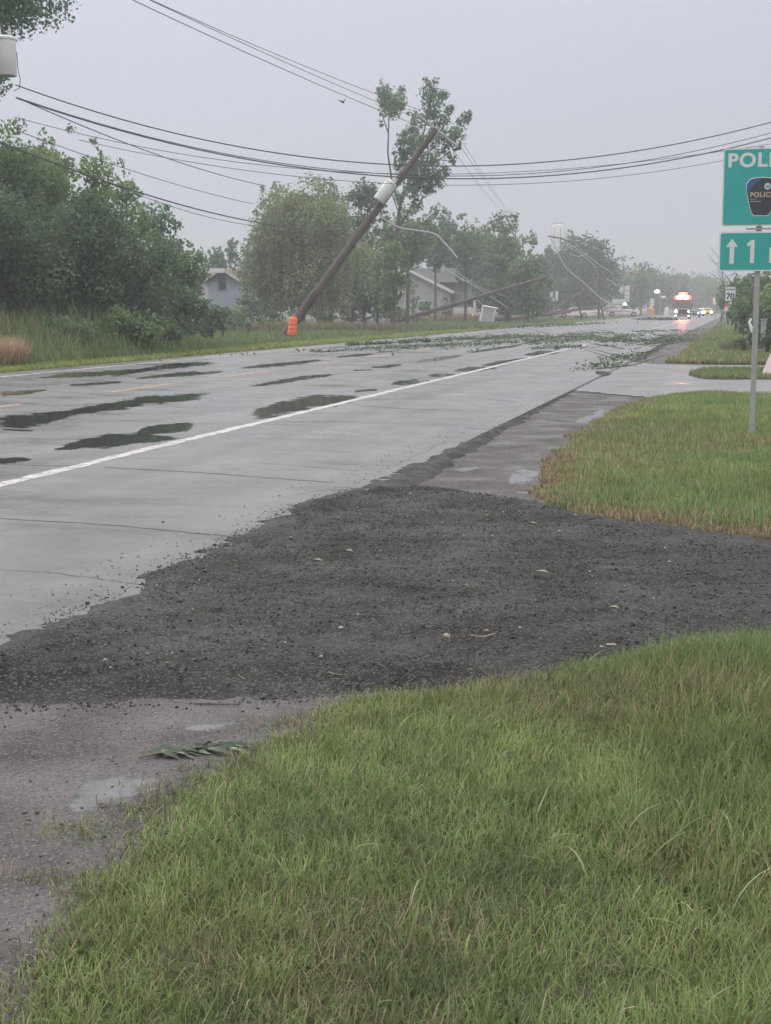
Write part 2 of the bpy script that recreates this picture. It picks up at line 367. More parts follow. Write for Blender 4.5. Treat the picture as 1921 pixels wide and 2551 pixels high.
# white edge line, left edge line, centre dashes
def strip(name, x, wdt, y0, y1, mt, z=.002, ny=None, jag=.012):
    ny = ny or max(2, int((y1-y0)/.25)); Y = np.linspace(y0, y1, ny)
    wv = (fbm(Y*.5+x, Y*0+9, 3)-.5)*.04
    j1 = (rng.rand(ny)-.5)*jag*2; j2 = (rng.rand(ny)-.5)*jag*2
    V = np.concatenate([np.stack([x-wdt/2+wv+j1, Y, np.full(ny, z)], 1), np.stack([x+wdt/2+wv+j2, Y, np.full(ny, z)], 1)])
    i = np.arange(ny-1); q = np.stack([i, i+ny, i+ny+1, i+1], 1)
    return tag(link(name, np_mesh(name, V, [q]), mt), kind='structure')
strip('edge_line', XR, .155, 2, 330, M['paint'], jag=.02)
strip('edge_line', XL, .16, 20, 330, M['paint'])
for k in range(34):
    y = 11.5+k*6.25
    strip('centre_dash', XC, .13, y, y+2.9, M['orange_paint'])
# cracks across the paved shoulder
def crack(pts, wd=.012):
    P = [at(*p) for p in pts]; V = []
    q = []
    pp = []
    for a, b in zip(P[:-1], P[1:]):
        for t in np.linspace(0, 1, 14, endpoint=False):
            pp.append((a[0]*(1-t)+b[0]*t, a[1]*(1-t)+b[1]*t))
    pp.append(P[-1][:2])
    for i, (x, y) in enumerate(pp):
        y += (random.random()-.5)*.03; h = wd*(.4+random.random())
        V += [(x, y-h, .0024), (x, y+h, .0024)]
        if i: q.append((2*i-2, 2*i, 2*i+1, 2*i-1))
    return tag(link('crack', np_mesh('crack', np.array(V), [np.array(q)]), M['crack']), kind='structure')
crack([(-30, 1118), (250, 1135), (545, 1164)]); crack([(225, 1010), (420, 1020), (720, 1043)], .014)
crack([(0, 1003), (130, 1007), (190, 1004)], .02); crack([(770, 876), (870, 883), (945, 886)], .02); crack([(600, 1075), (900, 1030)], .004)
crack([(1010, 925), (1100, 931)], .02); crack([(480, 1175), (560, 1150), (620, 1105), (700, 1078), (790, 1050)], .010); crack([(60, 1375), (160, 1340), (250, 1290), (330, 1255)], .008)
crack([(-10, 1230), (120, 1238), (300, 1262)], .004); crack([(560, 1000), (780, 1018)], .005); crack([(900, 850), (1120, 868)], .012); crack([(1000, 815), (1180, 828)], .012); crack([(200, 880), (420, 893), (500, 900)], .006)
# puddles in the wheel ruts : (x, top, bottom) outlines read off the road plane
PZ = [0]
def puddle(rows, z=.0012, name='puddle', mt=None, rag=.02):
    PZ[0] += 1; z += .00012*(PZ[0] % 6)
    mt = mt or M['water']; xs = np.array([r[0] for r in rows], float); n = max(24, len(rows)*8)
    X = np.linspace(xs[0], xs[-1], n); T = np.interp(X, xs, [r[1] for r in rows]); B = np.interp(X, xs, [r[2] for r in rows])
    up = [at(x, t_, z) for x, t_ in zip(X, T)]; dn = [at(x, b_, z) for x, b_ in zip(X, B)]
    V = []; f = []; W = []
    for i in range(n):
        a, b = np.array(up[i]), np.array(dn[i]); L_ = np.linalg.norm(a-b)
        k1 = (fbm(np.array(X[i]*.06), np.array(a[1]*.4), 3)-.5)*.55*L_; k2 = (fbm(np.array(X[i]*.06+40), np.array(b[1]*.4), 3)-.5)*.55*L_
        u = (a-b)/(L_+1e-9)
        a = a+u*(k1*.4+.28*L_); b = b+u*(k2*.4-.28*L_)
        m_ = 8; en = min(1, min(i, n-1-i)/(n*.12))
        for j in range(m_+1):
            p = b*(1-j/m_)+a*j/m_; p[2] = z; V.append(p); W.append(1.25*en*(1-abs(2*j/m_-1)**1.3)-.05)
        if i:
            for j in range(m_):
                f.append(((i-1)*(m_+1)+j, i*(m_+1)+j, i*(m_+1)+j+1, (i-1)*(m_+1)+j+1))
    return tag(link(name, np_mesh(name, np.array(V), [np.array(f)], np.repeat(np.array(W)[:, None], 3, 1)), mt), kind='structure')
A_ = lambda rows: [(x/2., 711+a/2., 711+b/2.) for x, a, b in rows]
B_ = lambda rows: [(693.8+x/2.744, 693.8+a/2.744, 693.8+b/2.744) for x, a, b in rows]
for rows in (
    A_([(150, 209, 213), (300, 192, 210), (500, 180, 200), (600, 172, 186), (720, 152, 172), (850, 143, 158), (960, 146, 149)]),
    A_([(570, 215, 219), (700, 196, 208), (820, 184, 200), (880, 186, 196), (990, 180, 185)]),
    A_([(290, 240, 246), (400, 232, 243), (540, 226, 231)]),
    A_([(0, 271, 289), (120, 264, 280), (210, 260, 263)]),
    A_([(-60, 388, 425), (0, 382, 422), (100, 372, 420), (200, 362, 408), (280, 352, 377), (400, 335, 362), (520, 312, 345), (640, 292, 322), (760, 285, 312), (850, 275, 305), (920, 270, 274)]),
    A_([(1075, 246, 250), (1200, 222, 237), (1320, 202, 216), (1450, 193, 201)]),
    A_([(1025, 167, 172), (1150, 152, 165), (1300, 138, 150), (1400, 128, 133)]),
    A_([(1072, 352, 368), (1085, 344, 380), (1120, 340, 384), (1200, 322, 372), (1340, 293, 340), (1370, 288, 332), (1480, 288, 322), (1575, 293, 297)]),
    A_([(225, 516, 522), (330, 488, 520), (450, 458, 508), (590, 450, 492), (780, 468, 475)]),
    A_([(580, 442, 448), (640, 420, 452), (720, 410, 445), (800, 405, 436), (850, 408, 424)]),
    A_([(-40, 562, 584), (60, 556, 574), (145, 560, 568)]),
    A_([(0, 430, 436), (150, 436, 442)]),
    B_([(195, 412, 422), (340, 398, 412)]), B_([(410, 370, 378), (480, 350, 376), (600, 342, 368), (655, 352, 357)]),
    B_([(630, 318, 328), (700, 309, 329), (830, 318, 323)]), B_([(780, 290, 298), (880, 273, 297), (1050, 272, 284)]),
    B_([(940, 262, 268), (1060, 237, 264), (1240, 214, 221)]), B_([(1200, 198, 204), (1290, 177, 202), (1420, 178, 189)]),
    B_([(1390, 160, 168), (1450, 148, 155)]), B_([(190, 288, 294), (310, 287, 292)]),
    B_([(290, 272, 278), (400, 260, 275), (490, 254, 259)]), B_([(560, 238, 244), (700, 214, 233), (850, 196, 203)]),
    B_([(870, 186, 192), (1000, 162, 174), (1180, 140, 147)]), B_([(80, 210, 216), (220, 196, 209), (320, 190, 195)]),
    B_([(320, 184, 188), (470, 172, 176)]), B_([(-60, 182, 186), (60, 176, 184), (160, 170, 174)])):
    puddle(rows)
zg = -.0443
puddle(B_([(1620, 300, 306), (1650, 296, 320), (1720, 300, 312)]))
puddle(B_([(1100, 955, 962), (1130, 900, 968), (1200, 872, 966), (1290, 866, 925), (1310, 880, 890)]), zg, mt=M['film'])
puddle(B_([(1490, 600, 616), (1540, 575, 614), (1600, 545, 602), (1700, 500, 548)]), zg, mt=M['film'])
puddle(B_([(1150, 1012, 1018), (1200, 1008, 1024), (1262, 1018, 1026)]), zg, mt=M['film'])
puddle(B_([(780, 880, 886), (860, 862, 890), (950, 858, 872)]), zg, mt=M['film'])
puddle([(135, 1745, 1752), (180, 1690, 1756), (260, 1677, 1742), (330, 1680, 1712), (360, 1688, 1700)], zg, mt=M['film'])
puddle([(395, 1572, 1578), (450, 1560, 1580), (520, 1556, 1568)], zg, mt=M['film'])

# driveway of dark millings, heaped over the pavement edge
drv = [(.26, 9.9), (-.75, 10.45), (-1.2, 10.95), (-1.52, 11.45), (-2.3, 11.9), (-2.75, 12.1), (-3.08, 11.4), (-3.28, 10.22), (-3.2, 9), (-3.24, 7.88), (-3.12, 7), (-3.2, 5.66), (-3.3, 5.0), (-3.1, 4.5), (-2.8, 4.85), (-2.3, 5.0), (-1.61, 5.30), (-1.0, 5.5), (-.44, 6.0), (.2, 6.5), (8, 8.5), (8, 11.5)]
def dz(X, Y): return .05*np.clip((-2.85-X)/.12, 0, 1)*np.clip((Y-4.5)/.6, 0, 1)+.03*(fbm(X*1.3, Y*1.3, 3)-.5)+.016*(fbm(X*.9+9, Y*7, 3)-.5)+.014*(fbm(X*22, Y*22, 2)-.5)
drive = zone('driveway', drv, (.022, .03), -.052, .07, .38, .035, M['millings'], .14, 2.6, dz); tag(drive, kind='structure')
# crumbled dark edge of the paving beyond the driveway
ed = [(-2.62, 11.7), (-2.70, 16), (-2.80, 21), (-2.90, 26.8), (-3.0, 27), (-3.04, 24), (-3.06, 20), (-3.10, 16), (-3.2, 12), (-3.2, 10.8)]
tag(zone('pavement_edge', ed, (.02, .05), -.06, .068, .20, .05, M['edge'], .12, 3.2), kind='structure')
ed2 = [(-2.7, 41.8), (-2.8, 60), (-2.9, 120), (-3.2, 120), (-3.25, 60), (-3.15, 41.8)]
tag(zone('pavement_edge', ed2, (.05, .6), -.06, .066, .15, .01, M['millings'], .07, 1.2), kind='structure')
# turf sheets
lawn1 = [(-1.45, 2.2), (-1.6, 3.05), (-1.72, 3.4), (-1.74, 3.74), (-1.66, 4.28), (-1.56, 4.67), (-1.50, 4.98), (-1.5, 5.3), (-1.05, 5.68), (-.44, 6.22), (.2, 6.70), (8, 8.8), (8, -4), (-1.3, -4)]
lawn2 = [(-1.4, 11.15), (-1.1, 10.8), (-.7, 10.4), (.26, 9.8), (8, 11.4), (8, 25.4), (.6, 26.3), (-.6, 27.0), (-1.4, 25.1), (-1.77, 22.1), (-1.9, 17.1), (-1.8, 13.9), (-1.6, 12.1)]
lawn3 = [(-2.0, 41.2), (-1.75, 44), (-1.8, 90), (-1.9, 260), (14, 260), (14, 40.2), (-1, 40.6)]
isle = [(-.7, 31.9), (-1.1, 34), (-.8, 36.5), (.8, 37.4), (12, 37.8), (12, 31.3), (.7, 32)]
tag(zone('lawn', lawn1, .04, -.06, .03, .25, .03, M['turf'], .16, 2), kind='structure')
tag(zone('lawn', lawn2, (.05, .08), -.06, .03, .3, .03, M['turf'], .25, 2), kind='structure')
tag(zone('lawn', lawn3, (.3, .8), -.06, .05, .3, .02, M['turf'], .15, 1), kind='structure')
tag(zone('lawn', isle, (.1, .15), -.04, .03, .3, .02, M['turf'], .1, 1), kind='structure')
vergeL = [(-17.0, 18), (-17.0, 330), (-60, 330), (-60, 18)]
tag(zone('verge', vergeL, (.5, 2), -.10, .09, .5, .04, M['turf'], .2, .5), kind='structure')

# ------------------------------------------------------------------ grass
def blades(name, pos, h, wd, lean, bend, cols, mt, segs=3):
    """pos (n,3); h, wd (n,); curved tapering blades"""
    n = len(pos); az = rng.rand(n)*2*np.pi; faz = az+np.pi/2+rng.randn(n)*.5
    d = np.stack([np.cos(az), np.sin(az), 0*az], 1); sdv = np.stack([np.cos(faz), np.sin(faz), 0*az], 1)
    if isinstance(lean, tuple): d = d+np.array(lean[1]); d /= np.linalg.norm(d, axis=1)[:, None]; lean = lean[0]
    rows = []; C = []
    a0 = np.abs(rng.randn(n))*lean; a1 = a0+np.abs(rng.randn(n))*bend
    p = pos.copy(); ang = a0
    for s in range(segs+1):
        t = s/segs; ww = wd*(1-t**1.6)*.5+(.0 if s == segs else .0)
        if s < segs:
            rows.append(p-sdv*ww[:, None]); rows.append(p+sdv*ww[:, None])
        else: rows.append(p)
        ang = a0+(a1-a0)*(t+.5/segs)
        p = p+(h/segs)[:, None]*(d*np.sin(ang)[:, None]+np.array((0, 0, 1.))*np.cos(ang)[:, None])
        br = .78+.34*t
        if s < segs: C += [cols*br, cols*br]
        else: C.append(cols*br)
    V = np.concatenate(rows); C = np.concatenate(C)
    i = np.arange(n); q = []
    for s in range(segs-1):
        q.append(np.stack([i+2*s*n, i+(2*s+1)*n, i+(2*s+3)*n, i+(2*s+2)*n], 1))
    s = segs-1; tri = np.stack([i+2*s*n, i+(2*s+1)*n, i+2*segs*n], 1)
    return np_mesh(name, V, ([np.concatenate(q)] if q else [])+[tri], C)
GR = np.array(((.182, .255, .080), (.148, .220, .070), (.210, .270, .095), (.130, .200, .074), (.250, .285, .138)))
DRY = np.array(((.34, .27, .15), (.27, .22, .135), (.40, .33, .21), (.22, .185, .115)))
BROWN = np.array(((.15, .11, .075), (.19, .14, .09)))
def scatter(poly, n, x0, x1, y0, y1, minsd=0., warp=0., power=1.):
    x = x0+(x1-x0)*rng.rand(n); y = y0+(y1-y0)*rng.rand(n)**power
    if warp:
        wx = (fbm(x*2+3, y*2, 4)-.5)*2*warp; wy = (fbm(x*2, y*2+31, 4)-.5)*2*warp
    else: wx = wy = 0
    s = poly_sd(x+wx, y+wy, poly); k = s > minsd
    return x[k], y[k], s[k]
def pick(pal, n): return pal[rng.randint(0, len(pal), n)]*(1+.22*(rng.rand(n, 1)-.5))
def gcols(x, y, s, dry_edge, dry_w, patch=.0, pf=.9, off=0):
    n = len(x); c = pick(GR, n)
    tone = (.62+.50*fbm(x*1.1+off, y*1.1+7, 3))*(.62+.76*fbm(x*7, y*7, 2))*1.15; c = c*tone[:, None]
    hue = fbm(x*.6+off+50, y*.6, 3)[:, None]; c = c*(1+(hue-.5)*np.array((.55, .15, .1)))
    pd = dry_edge*np.exp(-np.maximum(s, 0)/dry_w)*np.clip(fbm(x*2.3+5+off, y*2.3, 3)*2.4-.5, 0, 1.2)+patch*np.clip((fbm(x*pf+21+off, y*pf+4, 4)-.50)*6, 0, 1)+.05
    k = rng.rand(n) < pd; c[k] = pick(DRY, k.sum()); k2 = rng.rand(n) < pd*.35; c[k2] = pick(BROWN, k2.sum())
    return c
# foreground lawn: mown and dry-speckled on the left, long and lush on the right
x, y, s = scatter(lawn1, 560000, -2.0, 4.2, 2.1, 8.3, -.05, .16)
k = rng.rand(len(x)) < np.where(x < 2.3, 1., .35); x, y, s = x[k], y[k], s[k]
lush = np.clip((x*1.0+.55+.0*y)*1.1+(fbm(x*1.4, y*1.4+60, 3)-.5)*1.6+np.clip((y-4.8)*.45, -.2, .5), 0, 1)
kk = np.clip(.35+s/.12, .15, 1); k = rng.rand(len(x)) < kk; x, y, s, lush = x[k], y[k], s[k], lush[k]
c = gcols(x, y, s, .22, .10, .26, 1.3, 31); n = len(x)
bare = np.clip((fbm(x*1.8+77, y*1.8+12, 3)-.53)*7, 0, 1)*(x > .1)
k = rng.rand(n) < bare*.7; c[k] = pick(BROWN, k.sum())
h = (.046+.045*rng.rand(n))*(1-lush)+(.10+.12*rng.rand(n))*lush; h *= np.clip(.55+s*2, .55, 1)*(1-.45*bare)
wd = (.0030+.0022*rng.rand(n))*(1-lush)+(.0040+.0036*rng.rand(n))*lush
pos = np.stack([x, y, np.full(n, -.055)+.015*rng.rand(n)], 1)
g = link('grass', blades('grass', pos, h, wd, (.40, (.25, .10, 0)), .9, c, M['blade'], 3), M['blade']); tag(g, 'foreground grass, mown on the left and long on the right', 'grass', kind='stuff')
# longer pale arching blades and seed stems
x, y, s = scatter(lawn1, 11000, -1.2, 3.4, 2.3, 7.9, .05, 0.)
k = rng.rand(len(x)) < np.clip(.04+(x+.5)*.5, .04, 1); x, y = x[k], y[k]; n = len(x)
c = pick(np.array(((.26, .31, .12), (.30, .34, .19), (.20, .26, .08), (.17, .24, .08), (.34, .31, .18))), n)
g = link('grass', blades('grass', np.stack([x, y, np.full(n, -.04)], 1), .11+.15*rng.rand(n), .0045+.0045*rng.rand(n), (.45, (.6, .1, 0)), 1.3, c, M['blade'], 6), M['blade'])
tag(g, 'long pale arching grass blades standing above the foreground lawn', 'grass', kind='stuff')
# stray tufts in the gravel at the lawn's edge
tx, ty = [], []
for (cx_, cy_, r_, m_) in [(170, 1800, .05, 260), (330, 1700, .035, 90), (160, 1900, .05, 160), (250, 1745, .04, 90), (575, 1575, .06, 160), (240, 1985, .05, 160), (120, 2050, .06, 120), (60, 1900, .04, 60)]:
    p = at(cx_, cy_, -.045); tx.append(p[0]+rng.randn(m_)*r_*1.3); ty.append(p[1]+rng.randn(m_)*r_)
xb, yb_, sb = scatter(lawn1, 90000, -2.3, -.9, 2.2, 6.2, -.42, .16); kb = (sb < .02) & (fbm(xb*5, yb_*5, 3) > .54-sb*1.1) & (rng.rand(len(xb)) < .5); x = np.concatenate(tx+[xb[kb]]); y = np.concatenate(ty+[yb_[kb]]); n = len(x); c = gcols(x, y, x*0, .6, 1)
g = link('grass', blades('grass', np.stack([x, y, np.full(n, -.046)], 1), .02+.04*rng.rand(n), .002+.0015*rng.rand(n), .9, .8, c, M['blade'], 3), M['blade'])
tag(g, 'small tufts of grass growing in the gravel beside the foreground lawn', 'grass', kind='stuff')
# middle lawn
x, y, s = scatter(lawn2, 280000, -2.3, 4.5, 9.6, 27.3, -.04, .25, 1.25)
k = rng.rand(len(x)) < np.where(x < 1.2+.03*y, 1., .3); x, y, s = x[k], y[k], s[k]
n = len(x); sl_ = np.clip((x+1.9)*.9, 0, 5); c = gcols(x, y, np.minimum(s, 9)+np.where(y > 24, .6, 0), .95, .26, .30, .5, 9)
h = (.06+.07*rng.rand(n))*np.clip(.6+s, .6, 1.2)
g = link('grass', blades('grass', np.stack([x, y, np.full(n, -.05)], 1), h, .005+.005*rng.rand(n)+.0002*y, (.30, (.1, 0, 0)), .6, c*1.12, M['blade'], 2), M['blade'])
tag(g, 'rough grass round the foot of the green police sign, tan along the gravel', 'grass', kind='stuff')
# island and far right verge
x, y, s = scatter(isle, 26000, -1.3, 4, 31.5, 38, 0, .1); n = len(x); c = gcols(x, y, s, .3, .2, .2, .5, 3)
g = link('grass', blades('grass', np.stack([x, y, np.full(n, -.02)], 1), .07+.07*rng.rand(n), .012+.008*rng.rand(n), .3, .6, c, M['blade'], 2), M['blade'])
tag(g, 'narrow island of grass between the two arms of the side road', 'grass', kind='stuff')
x, y, s = scatter(lawn3, 150000, -2.2, 6, 40.3, 240, -.03, .15, 2.0); n = len(x); c = gcols(x, y, np.minimum(s, x+1.9), .75, .22, .2, .25, 5)
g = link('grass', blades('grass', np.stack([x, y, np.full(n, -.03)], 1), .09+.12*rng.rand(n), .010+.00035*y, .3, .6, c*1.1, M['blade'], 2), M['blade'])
tag(g, 'green roadside grass running away beyond the side road on the right', 'grass', kind='stuff')
# left verge: mown lip, then weeds
n = 90000; y = 22+220*rng.rand(n)**2.0; x = -17.0-2.2*rng.rand(n)**1.3; s = -17.0-x
c = gcols(x, y, s, .15, .1, .1, .4, 15)*np.array((1.15, 1.12, .8))
hh = (.05+.08*rng.rand(n))
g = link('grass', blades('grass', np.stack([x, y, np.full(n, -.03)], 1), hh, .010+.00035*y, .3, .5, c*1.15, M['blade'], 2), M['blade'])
tag(g, 'bright mown grass lip along the far side of the road', 'grass', kind='stuff')
n = 120000; y = 22+170*rng.rand(n)**1.8; x = -18.3-14*rng.rand(n)**1.6
dd = -18.3-x; tall = np.clip(.25+dd*.6, .2, 1.6)*(.55+.9*fbm(x*.5, y*.35, 3))
tall = tall*np.clip(1-(y-46)/9., .16, 1)
c = gcols(x, y, dd+1, .0, 1, .25, .3, 33); k = rng.rand(n) < .03; c[k] = pick(DRY, k.sum()); c *= np.array((.82, .9, .85))
g = link('grass', blades('grass', np.stack([x, y, np.full(n, -.05)], 1), tall*(.5+.7*rng.rand(n)), .014+.00035*y, .25, .5, c, M['blade'], 3), M['blade'])
tag(g, 'tall weeds and brush grass between the far road edge and the trees', 'weeds', kind='stuff')
# straw-coloured stand at the far left edge and behind the leaning pole
def patch(label, cx_, D0, rx, ry, n, hgt, pal, wd=.02):
    p = gnd(cx_, D0); a = rng.rand(n)*2*np.pi; r_ = np.sqrt(rng.rand(n)); x = p.x+rx*r_*np.cos(a); y = p.y+ry*r_*np.sin(a)
    g = link('tall_grass', blades('tall_grass', np.stack([x, y, np.full(n, -.05)], 1), hgt*(.6+.5*rng.rand(n)), np.full(n, wd), .2, .4, pick(pal, n), M['blade'], 3), M['blade'])
    tag(g, label, 'grass', kind='stuff')
patch('straw coloured grass at the left edge beyond the road', -40, 37.5, .95, 1.4, 5200, .85, np.array(((.52, .35, .23), (.44, .29, .19), (.58, .42, .30), (.3, .26, .14))))
patch('tan dry grass behind the foot of the leaning pole', 640, 92, 7, 2, 5000, .8, np.array(((.30, .22, .14), (.22, .2, .11), (.13, .15, .06))), .04)
patch('orange tan dry grass in front of the white house', 990, 160, 8, 4, 6000, 1.1, np.array(((.38, .26, .14), (.30, .21, .12))), .05)
patch('brown dry weeds below the speed sign', 1596, 50, .6, 1.2, 1300, .5, np.array(((.26, .19, .13), (.16, .16, .09), (.12, .16, .07))), .012)

# ------------------------------------------------------------------ loose stones
def stones(name, label, x, y, z, r_, c, flat=.6):
    n = len(x); base = np.array(((1, 0, 0), (-1, 0, 0), (0, 1, 0), (0, -1, 0), (0, 0, 1), (0, 0, -1.)))
    f = np.array(((0, 2, 4), (2, 1, 4), (1, 3, 4), (3, 0, 4), (2, 0, 5), (1, 2, 5), (3, 1, 5), (0, 3, 5)))
    a = rng.rand(n)*6.28; ca, sa = np.cos(a), np.sin(a)
    P = base[None]*r_[:, None, None]*(.6+.8*rng.rand(n, 6, 1)); P[:, :, 2] *= flat
    X = P[:, :, 0]*ca[:, None]-P[:, :, 1]*sa[:, None]; Y = P[:, :, 0]*sa[:, None]+P[:, :, 1]*ca[:, None]
    V = np.stack([X+x[:, None], Y+y[:, None], P[:, :, 2]+z[:, None]], 2).reshape(-1, 3)
    me = np_mesh(name, V, [(f[None]+6*np.arange(n)[:, None, None]).reshape(-1, 3)], np.repeat(c, 6, axis=0))
    return tag(link(name, me, M['stones']), label, 'stones', kind='stuff')
def dheight(x, y):
    sd_ = poly_sd(x, y, drv); t = np.clip(sd_/.38, 0, 1); t = t*t*(3-2*t); return -.052+.07*t+dz(x, y)
x, y, s = scatter(drv, 60000, -3.4, 3.5, 4.4, 12.2, .0, .14); n = len(x)
c = np.array((.030, .029, .028))*(.6+1.3*rng.rand(n, 1)**1.5); k = rng.rand(n) < .10; c[k] = np.array((.105, .10, .092))*(.5+1.1*rng.rand(k.sum(), 1))
k = rng.rand(n) < .004; c[k] = (.42, .41, .39)
stones('loose_stones', 'crushed dark asphalt and pale chips covering the driveway', x, y, dheight(x, y)+.003, .003+.007*rng.rand(n)**4, c)
n = 5000; x = -3.0+2.0*rng.rand(n); y = 2.5+24*rng.rand(n)**1.4; x = np.where(rng.rand(n) < .3, -3.15-.5*rng.rand(n)**2, x)
s = poly_sd(x, y, drv); k = (s < 0) & (poly_sd(x, y, lawn1) < 0) & (poly_sd(x, y, lawn2) < 0); x, y = x[k], y[k]; n = len(x)
c = np.array((.085, .08, .08))*(.5+rng.rand(n, 1)); k = rng.rand(n) < .05; c[k] = (.35, .34, .32)
stones('loose_stones', 'small wet stones scattered over the gravel shoulder and paving edge', x, y, np.where(x < -2.95, .002, -.043), .002+.007*rng.rand(n)**2.5, c)
x, y, s = scatter(drv, 90000, -3.9, 1.5, 4.2, 12.6, -.5, .14); k = (s < .06) & (rng.rand(len(x)) < 1.3*np.exp(s/.055)*np.clip(fbm(x*4, y*4, 3)*3-1, .05, 1)+.006) & (poly_sd(x, y, lawn1) < .05) & (poly_sd(x, y, lawn2) < .05); x, y = x[k], y[k]; n = len(x)
stones('loose_stones', 'dark asphalt crumbs spilled past the edge of the driveway', x, y, np.where(x < -2.95, .002, -.042), .0015+.0065*rng.rand(n)**3, np.array((.028, .027, .026))*(.5+1.2*rng.rand(n, 1)))
x, y, s = scatter(drv, 90, -3.2, 2, 5, 11.5, .15); n = len(x)
c = np.array(((.42, .40, .37), (.3, .26, .2), (.5, .5, .48)))[rng.randint(0, 3, n)]
stones('pale_chips', 'bigger pale stone chips lying on the dark driveway', x, y, dheight(x, y)+.012, .006+.010*rng.rand(n), c*.75, .5)

# ------------------------------------------------------------------ leaves, branches, trees
def leaf_mesh(name, pos, out, size, cols):
    n = len(pos); nn = out+rng.randn(n, 3)*.75+np.array((0, 0, .35)); nn /= np.linalg.norm(nn, axis=1)[:, None]
    a = np.cross(nn, rng.randn(n, 3)); a /= np.linalg.norm(a, axis=1)[:, None]; b = np.cross(nn, a)
    s = size[:, None]
    V = np.concatenate([pos-a*s*.5, pos+b*s*.38-nn*s*.06, pos+a*s*.5, pos-b*s*.38-nn*s*.06])
    i = np.arange(n); q = np.stack([i, i+n, i+2*n, i+3*n], 1)
    return np_mesh(name, V, [q], np.tile(cols, (4, 1)))
LF = np.array((2.05, 2.0, 2.0))
PAL = {'mid': ((.055, .085, .036), (.068, .10, .040), (.045, .075, .034)), 'dark': ((.038, .062, .034), (.048, .072, .038), (.034, .052, .030)),
       'light': ((.090, .125, .045), (.075, .110, .042), (.10, .135, .055)), 'willow': ((.092, .112, .052), (.078, .10, .044), (.105, .122, .060)),
       'blue': ((.045, .08, .050), (.055, .09, .056), (.040, .07, .045))}
def crown_points(lobes, dens, size, pal):
    Ps, Os, Sz, Cs = [], [], [], []
    for (c, r, zs) in lobes:
        n = int(dens*r*r/(size*size)); u = rng.randn(n, 3); u /= np.linalg.norm(u, axis=1)[:, None]
        rr = r*(.55+.5*rng.rand(n)**.6)*(1+.25*rng.randn(n)*.6)
        p = u*rr[:, None]*np.array((1, 1, zs))+np.array(c)
        Ps.append(p); Os.append(u); Sz.append(size*(.6+.8*rng.rand(n)))
        base = pal[rng.randint(0, len(pal))]*(.75+.5*rng.rand()); Cs.append(base*(.8+.4*rng.rand(n, 1)))
    return np.concatenate(Ps), np.concatenate(Os), np.concatenate(Sz), np.concatenate(Cs)
